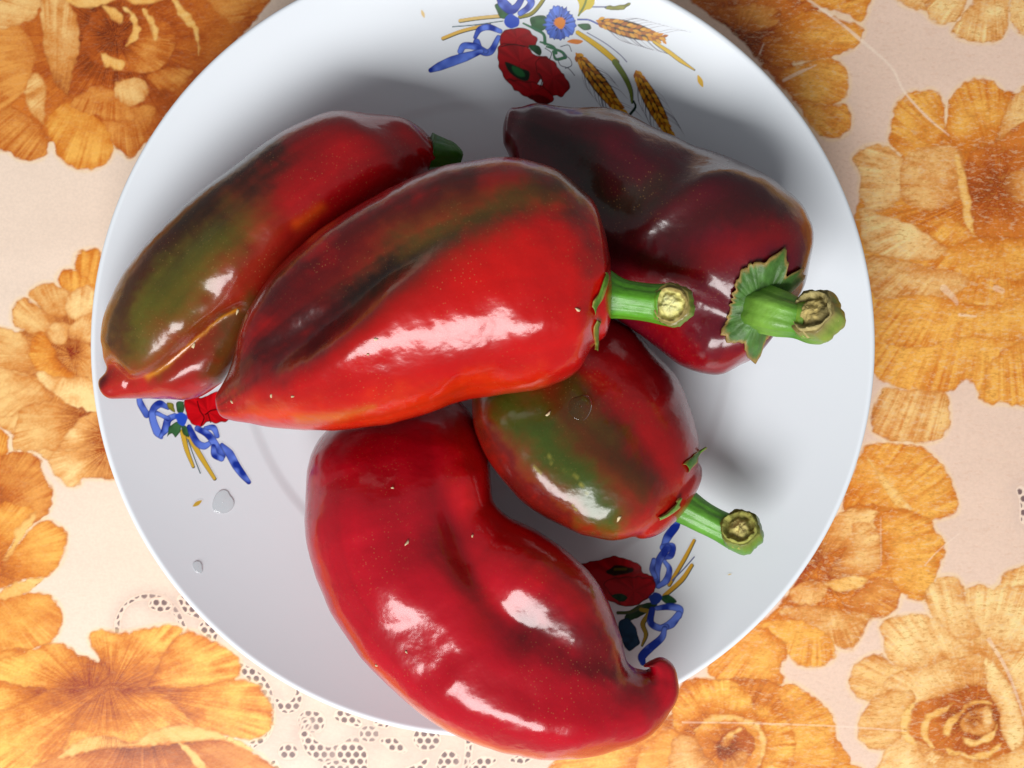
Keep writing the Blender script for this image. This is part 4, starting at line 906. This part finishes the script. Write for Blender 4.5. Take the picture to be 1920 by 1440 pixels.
# pepper 1: long, brown and olive, lying along the left wall
S = [(198, 690, 236, 747, 0.0490, .85), (199, 655, 290, 748, 0.0480, .85), (198, 630, 350, 750, 0.0475, .85), (216, 565, 415, 718, 0.0475, .88), (274, 474, 476, 636, 0.0480, .95), (357, 389, 550, 556, 0.0480, 1.0),
     (454, 312, 634, 466, 0.0470, 1.06), (547, 249, 718, 400, 0.046, 1.08), (638, 214, 780, 360, 0.045, 1.05), (716, 220, 806, 322, 0.044, 1.0)]
st = cap_round((188, 728, 0.0495), (195, 704, 210, 748, 0.0495, .9), False, (4, 25, 50, 80)) + S + cap_round((812, 264, 0.044), S[-1], True, (8, 24, 42, 60)) + dimple((810, 266, 0.044), S[-1], 30)
p1 = empty('pepper', P3(480, 500, 0.03), 'long brown and olive pepper with nippled tip, against the bowl wall', 'pepper', GRP)
pepper_body(st, [([(452, 582), (400, 615), (340, 665), (280, 708), (240, 722)], [16, 18, 20, 18, 10], [-2.2, -3.2, -3.4, -2.6, -1.0]),
                 ([(205, 690), (235, 712)], [14, 12], [-2.0, -1.0]), ([(280, 625), (370, 545), (450, 470), (560, 380)], 60, [1.2, 2.2, 1.8, 1.0]),
                 ([(400, 700), (440, 640)], [34, 30], [2.0, 1.6]), ([(300, 520), (400, 410), (520, 310)], 26, [-0.7, -1.1, -0.6]),
                 ([(425, 492)], 44, 1.4), ([(335, 605)], 30, 1.0), ([(385, 545)], 18, -0.9), ([(500, 420)], 26, 0.9), ([(468, 455)], 16, -0.7)], (150, 8, 14),
            [([(240, 610), (320, 530), (410, 440)], [85, 95, 85], (98, 92, 26), 1.0), ([(300, 450), (400, 350), (500, 280)], [50, 55, 45], (40, 24, 12), 0.95), ([(215, 640), (230, 560), (300, 440)], 26, BROWN, 0.8),
             ([(420, 690), (440, 630), (480, 570)], [36, 34, 24], (86, 64, 24), 0.85), ([(560, 380), (650, 300), (720, 280)], 46, (176, 6, 14), 0.7), ([(420, 560), (480, 500), (540, 440)], 34, (150, 26, 20), 0.7),
             ([(200, 725), (300, 735), (400, 745)], [30, 26, 20], (190, 30, 26), 0.85), ([(450, 585), (380, 632), (320, 682), (270, 714)], [2.5, 3, 3.5, 5], (226, 150, 30), 0.6), ([(186, 724), (196, 712)], 9, (50, 16, 14), 0.8),
             ([(555, 420), (600, 390)], 10, (206, 70, 14), 0.8)], 11, p1, under=0.78)
so, e, t, r = tube('stem', [(806, 285, .046, .0062), (824, 288, .045, .0052), (842, 292, .043, .0047), (856, 296, .041, .0036)], M_STEM, p1, 5, .05, [(0, (40, 92, 14)), (1, (52, 110, 20))], seed=1)
cut_end(so, e, t, r, 3, ((170, 160, 90), (96, 88, 40), (110, 104, 50)))

# pepper 2: the bright red one lying across the pile
S = [(431, 682, 462, 792, 0.0640, .80), (448, 612, 530, 803, 0.0675, .80), (498, 524, 612, 807, 0.0710, .80), (570, 449, 700, 800, 0.0745, .80), (655, 390, 785, 780, 0.0770, .80), (750, 342, 868, 754, 0.0790, .80),
     (850, 309, 945, 740, 0.0805, .80), (940, 300, 1022, 727, 0.0815, .80), (1026, 316, 1080, 700, 0.0820, .82), (1088, 358, 1116, 645, 0.0825, .86)]
st = cap_round((406, 758, 0.063), (416, 728, 424, 783, 0.0625, .85), False, (4, 25, 50, 80)) + S + cap_round((1144, 510, 0.083), S[-1], True, (14, 28, 44, 62)) + dimple((1138, 545, 0.083), S[-1], 34)
p2 = empty('pepper', P3(800, 570, 0.05), 'bright red pepper lying on top of the pile with green stem', 'pepper', GRP)
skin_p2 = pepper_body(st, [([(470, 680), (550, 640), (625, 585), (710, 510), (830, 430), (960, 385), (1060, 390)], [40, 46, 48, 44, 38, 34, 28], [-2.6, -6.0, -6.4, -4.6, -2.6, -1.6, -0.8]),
                 ([(520, 590), (620, 490), (740, 410), (860, 360)], [70, 80, 80, 60], [-3.2, -5.2, -3.8, -1.4]),
                 ([(560, 720), (680, 660), (800, 600), (900, 540)], 70, [1.6, 2.6, 2.6, 1.6]), ([(570, 690), (660, 625), (750, 550), (850, 490)], [40, 44, 44, 40], [1.6, 3.0, 2.4, 0.8]), ([(500, 620), (580, 540), (680, 470)], 60, [-1.2, -2.6, -2.0]), ([(880, 735), (960, 690), (1040, 640)], 34, [-1.6, -1.2, -0.4]),
                 ([(1000, 620), (1080, 600)], 40, [0.8, 1.2]), ([(1000, 500), (1080, 480)], 50, [0.8, 0.8])], RED,
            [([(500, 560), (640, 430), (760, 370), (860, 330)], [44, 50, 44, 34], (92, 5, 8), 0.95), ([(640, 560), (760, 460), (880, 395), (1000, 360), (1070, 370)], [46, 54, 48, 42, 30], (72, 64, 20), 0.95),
             ([(470, 670), (550, 620), (640, 550), (720, 490)], [60, 66, 60, 40], (28, 6, 7), 0.93), ([(415, 740), (440, 690)], [22, 20], (88, 42, 22), 0.7), ([(480, 790), (620, 790), (760, 760), (880, 735), (1000, 715)], [26, 32, 32, 30, 28], ORANGE, 0.75),  # near-black stroke paints the shade of the hollow
             ([(560, 785), (640, 778), (700, 762)], [10, 10, 6], (190, 110, 30), 0.5), ([(900, 520), (1020, 460), (1090, 500), (1100, 600)], [50, 60, 40, 40], (214, 14, 8), 0.7), ([(1110, 520), (1100, 420), (1040, 340)], 18, (96, 24, 16), 0.5)], 22, p2)
so, e, t, r = tube('stem', [(1112, 548, .0830, .0086), (1130, 552, .0838, .0078), (1165, 560, .0850, .0058), (1212, 567, .0865, .0055), (1246, 571, .0880, .0060), (1262, 572, .0905, .0064), (1256, 571, .0935, .0060)], M_STEM, p2, 6, .05,
               [(0, (58, 110, 20)), (.35, (86, 158, 34)), (.7, (92, 160, 36)), (.88, (112, 150, 48)), (1, (132, 120, 62))], seed=2)
cut_end(so, e, t, r * 0.98, 5, ((226, 220, 150), (206, 200, 124), (150, 132, 78)))
sepal(p2, [(1118, 600, 1126, 604), (1116, 625, 1125, 628), (1117, 655, 1123, 658)], [[.0865, .0865], [.084, .084], [.081, .081]], .0008, (104, 120, 36), (190, 130, 60), 1, over=skin_p2)
sepal(p2, [(1112, 574, 1118, 590), (1120, 552, 1128, 562), (1130, 524, 1138, 530), (1137, 510, 1141, 512)], [[.088, .088], [.092, .092], [.0925, .0925], [.09, .09]], .0008, (96, 140, 40), (204, 170, 90), 2, over=skin_p2)

# pepper 3: dark, dented one at the upper right
S = [(968, 203, 952, 285, 0.0500, .9), (1005, 196, 962, 335, 0.0490, .88), (1070, 205, 998, 400, 0.0475, .86), (1140, 209, 1045, 480, 0.0465, .86), (1212, 241, 1095, 540, 0.0465, .86), (1292, 276, 1150, 590, 0.0475, .86),
     (1370, 314, 1196, 622, 0.0490, .88), (1442, 356, 1240, 655, 0.0510, .9), (1490, 404, 1290, 690, 0.0530, .9), (1508, 450, 1345, 702, 0.0550, .9), (1506, 500, 1392, 684, 0.0560, .92)]
st = cap_round((944, 232, 0.050), S[0], False, (5, 20, 38, 58)) + S + cap_round((1460, 602, 0.0565), S[-1], True, (16, 30, 48, 66)) + dimple((1450, 594, 0.0565), S[-1], 36)
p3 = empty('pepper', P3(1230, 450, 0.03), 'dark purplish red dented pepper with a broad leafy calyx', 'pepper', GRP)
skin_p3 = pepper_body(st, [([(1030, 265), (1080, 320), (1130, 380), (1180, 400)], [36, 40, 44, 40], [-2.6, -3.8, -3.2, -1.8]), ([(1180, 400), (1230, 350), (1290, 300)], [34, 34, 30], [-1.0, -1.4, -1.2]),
                 ([(1190, 300), (1160, 270)], [40, 40], [1.6, 1.2]), ([(1200, 430), (1260, 390), (1340, 350), (1420, 360)], [22, 24, 26, 30], [1.4, 2.0, 1.8, 1.0]), ([(1010, 240), (1090, 235), (1170, 250)], 24, [1.0, 1.6, 1.4]),
                 ([(1360, 600), (1300, 560), (1240, 540)], 30, [-2.2, -1.6, -0.6]), ([(1320, 665), (1270, 640)], 38, [2.0, 1.2]), ([(1400, 470), (1320, 500), (1220, 500)], 55, [1.8, 1.8, 1.0]), ([(1450, 545), (1400, 570)], 34, [-2.0, -1.6]),
                 ([(1250, 360), (1350, 385), (1450, 420)], 70, [2.4, 5.4, 3.6]), ([(1180, 560), (1250, 600), (1330, 650)], 80, [-2.4, -3.4, -1.6])], (94, 7, 26),
            [([(1000, 240), (1080, 300), (1160, 380)], 44, (46, 16, 20), 0.85), ([(1100, 330), (1180, 380), (1240, 350)], 40, (40, 40, 26), 0.75), ([(1200, 290), (1290, 300), (1380, 340), (1460, 390)], 40, (70, 10, 24), 0.8),  # dark strokes along the dents put their shade into the colour
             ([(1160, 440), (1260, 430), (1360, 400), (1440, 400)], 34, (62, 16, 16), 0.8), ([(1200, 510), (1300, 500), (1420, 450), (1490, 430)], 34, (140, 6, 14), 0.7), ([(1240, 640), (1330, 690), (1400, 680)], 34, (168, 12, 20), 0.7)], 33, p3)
bpy.context.view_layer.update(); zb = bvh_z(1428, 578, [skin_p3])[0].z
so, e, t, r = tube('stem', [(1424, 578, zb - .0030, .0074), (1440, 582, zb + .0008, .0071), (1466, 590, zb + .0035, .0066), (1496, 597, zb + .0045, .0058), (1522, 600, zb + .0062, .0068), (1533, 594, zb + .0090, .0077), (1520, 583, zb + .0122, .0070)], M_STEM, p3, 6, .06,
               [(0, (56, 104, 24)), (.25, (126, 176, 66)), (.5, (78, 140, 34)), (.75, (124, 164, 52)), (.88, (128, 152, 60)), (1, (140, 126, 74))], seed=7)
cut_end(so, e, t, r, 8, ((196, 176, 110), (120, 108, 66), (176, 162, 108)))
LF, LE = (70, 114, 46), (176, 130, 70)
calyx_cap(p3, skin_p3, (1428, 582), [(-180, 58), (-160, 60), (-140, 66), (-118, 84), (-95, 92), (-78, 104), (-68, 124), (-60, 100), (-54, 76), (-46, 112), (-38, 104), (-28, 55), (0, 36), (40, 34), (70, 50), (86, 66), (97, 102), (107, 96), (118, 66), (135, 82), (150, 88), (165, 68)],
          0.0720, .0011, LF, LE, 4)

# pepper 4: short green-striped one, under the red one
S = [(1010, 585, 885, 740, 0.0370, .80), (1100, 575, 890, 795, 0.0385, .84), (1178, 603, 918, 860, 0.0400, .84), (1228, 656, 962, 914, 0.0410, .86), (1276, 712, 1022, 961, 0.0420, .88), (1300, 780, 1088, 992, 0.0450, .90), (1308, 832, 1145, 1002, 0.0460, .9), (1306, 866, 1182, 999, 0.0470, .9)]
st = cap_round((930, 640, 0.036), S[0]) + S + cap_round((1277, 956, 0.0470), S[-1], True, (18, 30, 46, 60, 75)) + dimple((1270, 950, 0.0470), S[-1], 22)
p4 = empty('pepper', P3(1100, 800, 0.02), 'short squat pepper with a green stripe and water drop', 'pepper', GRP)
skin_p4 = pepper_body(st, [([(1150, 890), (1205, 925)], 50, [1.4, 2.2]), ([(1040, 900), (1085, 945)], 40, [-0.6, -0.8]), ([(1120, 720), (1190, 800), (1250, 900)], 28, [-0.8, -1.2, -0.8]), ([(1210, 690), (1270, 780), (1290, 860)], 44, [1.0, 1.2, 1.0]), ([(920, 820), (990, 910), (1060, 970)], 20, [-0.5, -0.9, -0.6]), ([(1212, 945)], 34, 0)
                 ] [:5], (152, 10, 14),
            [([(950, 750), (1030, 845), (1105, 935), (1145, 985)], [62, 66, 58, 36], (66, 86, 22), 1.0), ([(1070, 740), (1140, 820), (1200, 905)], [34, 38, 34], (80, 50, 18), 0.9), ([(1080, 730), (1140, 800)], 24, (92, 74, 20), 0.6),
             ([(1140, 700), (1210, 780), (1270, 880)], 34, (178, 10, 14), 0.7), ([(905, 800), (960, 900), (1040, 970)], 18, (84, 12, 20), 0.7), ([(1160, 998), (1230, 975), (1280, 930)], 26, (196, 30, 14), 0.7), ([(1260, 700), (1300, 790)], 20, (150, 20, 30), 0.6),
             ([(1028, 855), (1034, 868)], 1.6, (190, 180, 80), 0.5), ([(1056, 880), (1082, 900)], 1.6, (190, 180, 80), 0.55), ([(1086, 908), (1100, 926)], 1.6, (190, 180, 80), 0.55), ([(1000, 876), (1012, 888)], 1.5, (190, 180, 80), 0.45), ([(1070, 950), (1078, 960)], 1.5, (190, 180, 80), 0.45)], 44, p4, ex=0.80, shear=0.36, under=0.80)
so, e, t, r = tube('stem', [(1262, 935, .0450, .0075), (1285, 950, .0452, .0062), (1318, 970, .0460, .0054), (1352, 987, .0470, .0053), (1382, 1000, .0485, .0062), (1392, 1000, .0520, .0068), (1387, 988, .0560, .0064)], M_STEM, p4, 6, .05,
               [(0, (70, 124, 28)), (.35, (98, 164, 54)), (.7, (84, 148, 40)), (.88, (96, 146, 44)), (1, (128, 132, 60))], seed=11)
cut_end(so, e, t, r, 13, ((214, 200, 126), (150, 146, 76), (156, 158, 80)))
sepal(p4, [(1286, 868, 1296, 884), (1296, 858, 1304, 870), (1310, 846, 1316, 850), (1322, 839, 1324, 840)], [[.056, .054], [.053, .051], [.050, .049], [.048, .048]], .0008, (84, 134, 36), (210, 160, 70), 14, over=skin_p4)
sepal(p4, [(1236, 970, 1239, 975), (1250, 962, 1254, 968), (1264, 948, 1270, 956), (1276, 932, 1281, 936)], [[.0530, .051], [.054, .0525], [.055, .054], [.055, .055]], .0008, (120, 160, 70), (214, 184, 110), 15, over=skin_p4)

# pepper 5: long curved one with hooked tip, hanging over the rim
S = [(850, 735, 640, 775, 0.0330, .72), (888, 780, 602, 825, 0.0370, .78), (910, 832, 583, 890, 0.0420, .82), (920, 886, 579, 965, 0.0465, .84), (921, 936, 592, 1045, 0.0495, .84), (952, 970, 628, 1143, 0.0520, .84), (1006, 995, 683, 1226, 0.0540, .84), (1060, 1032, 755, 1297, 0.0555, .84),
     (1110, 1081, 845, 1357, 0.0572, .84), (1142, 1136, 935, 1394, 0.0582, .86), (1163, 1195, 1030, 1409, 0.0588, .9), (1174, 1240, 1108, 1405, 0.0590, .92), (1192, 1258, 1185, 1382, 0.0590, .95), (1210, 1260, 1244, 1340, 0.0592, .95), (1219, 1256, 1271, 1292, 0.0596, .95), (1220, 1250, 1264, 1248, 0.0600, .95), (1216, 1248, 1241, 1232, 0.0602, .95)]
st = cap_round((735, 690, 0.032), S[0], False, (4, 14, 26, 40, 56, 72)) + S + cap_round((1209, 1246, 0.0602), S[-1], True, (8, 40, 70))
p5 = empty('pepper', P3(800, 1050, 0.02), 'large curved crimson pepper with a hooked tip hanging over the bowl rim', 'pepper', GRP)
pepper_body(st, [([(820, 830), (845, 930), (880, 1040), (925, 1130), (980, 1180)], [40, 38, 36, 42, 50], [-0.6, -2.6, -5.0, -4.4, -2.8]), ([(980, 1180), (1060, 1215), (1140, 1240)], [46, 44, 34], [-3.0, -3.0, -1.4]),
                 ([(650, 900), (686, 1000), (726, 1080)], 74, [2.0, 4.2, 3.6]), ([(760, 1185), (815, 1240)], 46, [-1.4, -1.2]), ([(930, 1000), (1005, 1060), (1085, 1115)], 52, [2.4, 4.0, 2.4]), ([(880, 900), (905, 960)], 30, [1.2, 1.0]), ([(1090, 1190), (1140, 1215)], 28, [0.6, 1.0]),
                 ([(850, 1300), (950, 1345), (1080, 1360), (1185, 1338)], 46, [1.2, 2.8, 4.2, 4.0])], CRIM,
            [([(860, 800), (890, 880), (950, 990), (1050, 1060), (1130, 1150), (1160, 1220)], [44, 40, 46, 44, 36, 26], (200, 14, 10), 0.9), ([(760, 820), (800, 930), (820, 1020)], 40, (150, 3, 16), 0.25), ([(1000, 1180), (1080, 1210), (1150, 1245)], [50, 52, 34], (62, 3, 8), 0.75),  # darkest stroke paints in the dark reflection of the concave part
             ([(860, 1060), (900, 1150)], 34, (192, 14, 14), 0.5), ([(1216, 1252), (1224, 1246)], 6, (60, 10, 10), 0.7)], 55, p5, 250, 200, 0.0006, ex=0.84)

# ------------------------------------------------------------------ water drops, crumbs
bpy.context.view_layer.update()
SURF = [o for o in bpy.data.objects if o.type == 'MESH' and o.name.split('.')[0] in ('skin', 'bowl_body')]
def drop(px, py, rx, ry, h, label, rot=0.0, seed=0):
    hit = bvh_z(px, py, SURF)
    if hit is None: return
    w, n = hit; q = n.to_track_quat('Z', 'Y'); NR_, NT = 10, 28; V = []; F = []
    for i in range(NR_):
        f = (i + 0.001) / (NR_ - 1); a = f * math.pi / 2
        for j in range(NT):
            t = 2 * math.pi * j / NT; k = 1 + 0.14 * math.sin(2 * t + seed) + 0.08 * math.sin(3 * t + seed * 2)
            x, y = rx * k * math.sin(a) * math.cos(t), ry * k * math.sin(a) * math.sin(t)
            c, s_ = math.cos(rot), math.sin(rot); v = q @ Vector((x * c - y * s_, x * s_ + y * c, h * math.cos(a) - 0.00002)); V.append(tuple(w + v))
    V.append(tuple(w + n * (h - 0.00004))); nv = NR_ * NT; j = np.arange(NT); jn = (j + 1) % NT
    o = mesh_grid('water_drop', V, ring_faces(NR_, NT, True), M_WATER, None, None, True, np.stack([np.full(NT, nv), jn, j], -1)[:, ::-1])
    o['label'] = label; o['category'] = 'water drop'
drop(1088, 764, .0034, .0048, .0006, 'flat water drop on the squat green-striped pepper', 0.3, 1)
drop(418, 942, .0034, .0046, .0011, 'larger elongated water drop on the bowl below the left bouquet', 0.4, 2)
drop(371, 1063, .0022, .0016, .0007, 'small round water drop on the bare lower bowl wall', 0.1, 3)
def crumb(px, py, l, wdt, rot, label):
    hit = bvh_z(px, py, SURF)
    if hit is None: return
    w, n = hit; q = n.to_track_quat('Z', 'Y'); c, s_ = math.cos(rot), math.sin(rot); V = []
    for z, k in ((-0.0001, .9), (.00025, 1.0), (.00045, .55)):
        for a in np.linspace(0, 2 * math.pi, 8, endpoint=False):
            m = 1 + .25 * math.sin(3 * a + px); x, y = l * k * m * math.cos(a), wdt * k * m * math.sin(a); V.append(tuple(w + q @ Vector((x * c - y * s_, x * s_ + y * c, z))))
    V.append(tuple(w + n * .0005)); j = np.arange(8)
    o = mesh_grid('crumb', V, ring_faces(3, 8, True), M_CRUMB, None, None, True, np.stack([np.full(8, 24), 16 + j, 16 + (j + 1) % 8], -1))
    o['label'] = label; o['category'] = 'crumb'; o['group'] = 'pale flecks stuck to the peppers'
LR, LC, LO, LG, LD = ('tiny pale fleck on the bright red top pepper', 'tiny pale fleck on the curved crimson pepper', 'tiny pale fleck on the long olive pepper', 'tiny pale fleck on the squat green-striped pepper', 'tiny pale fleck on the dark dented pepper')
for px, py, l, w_, r_, lb in [(705, 636, .0006, .0004, .4, LR), (1083, 581, .0009, .0004, 1.2, 'tiny pale fleck beside the stem of the bright red top pepper'), (509, 742, .0007, .0003, -.8, "pale fleck on the orange flank near the bright red pepper's tip"), (549, 743, .0007, .0003, 1.0, "pale fleck on the orange flank near the bright red pepper's tip"), (435, 753, .0006, .0003, .2, 'tiny pale fleck at the very tip of the bright red top pepper'), (690, 664, .0004, .0003, .2, LR),
                              (763, 1018, .0011, .0004, 1.5, 'long pale fleck above the round highlight of the curved crimson pepper'), (736, 915, .0005, .0003, .3, LC), (762, 1222, .0005, .0003, .6, LC), (886, 1005, .0005, .0003, .6, 'tiny pale fleck in the fold of the curved crimson pepper'), (706, 1247, .0005, .0003, .6, LC),
                              (445, 584, .0011, .0004, .35, "pale fleck at the upper end of the olive pepper's yellow crease"), (363, 648, .0010, .0005, -.3, "broad pale fleck halfway along the olive pepper's yellow crease"), (1028, 776, .0012, .0004, .9, 'pale sliver beside the water drop on the squat green-striped pepper'), (1160, 972, .0012, .0005, .7, 'pale sliver near the lower edge of the squat green-striped pepper')]:
    crumb(px, py, l, w_, r_, lb)
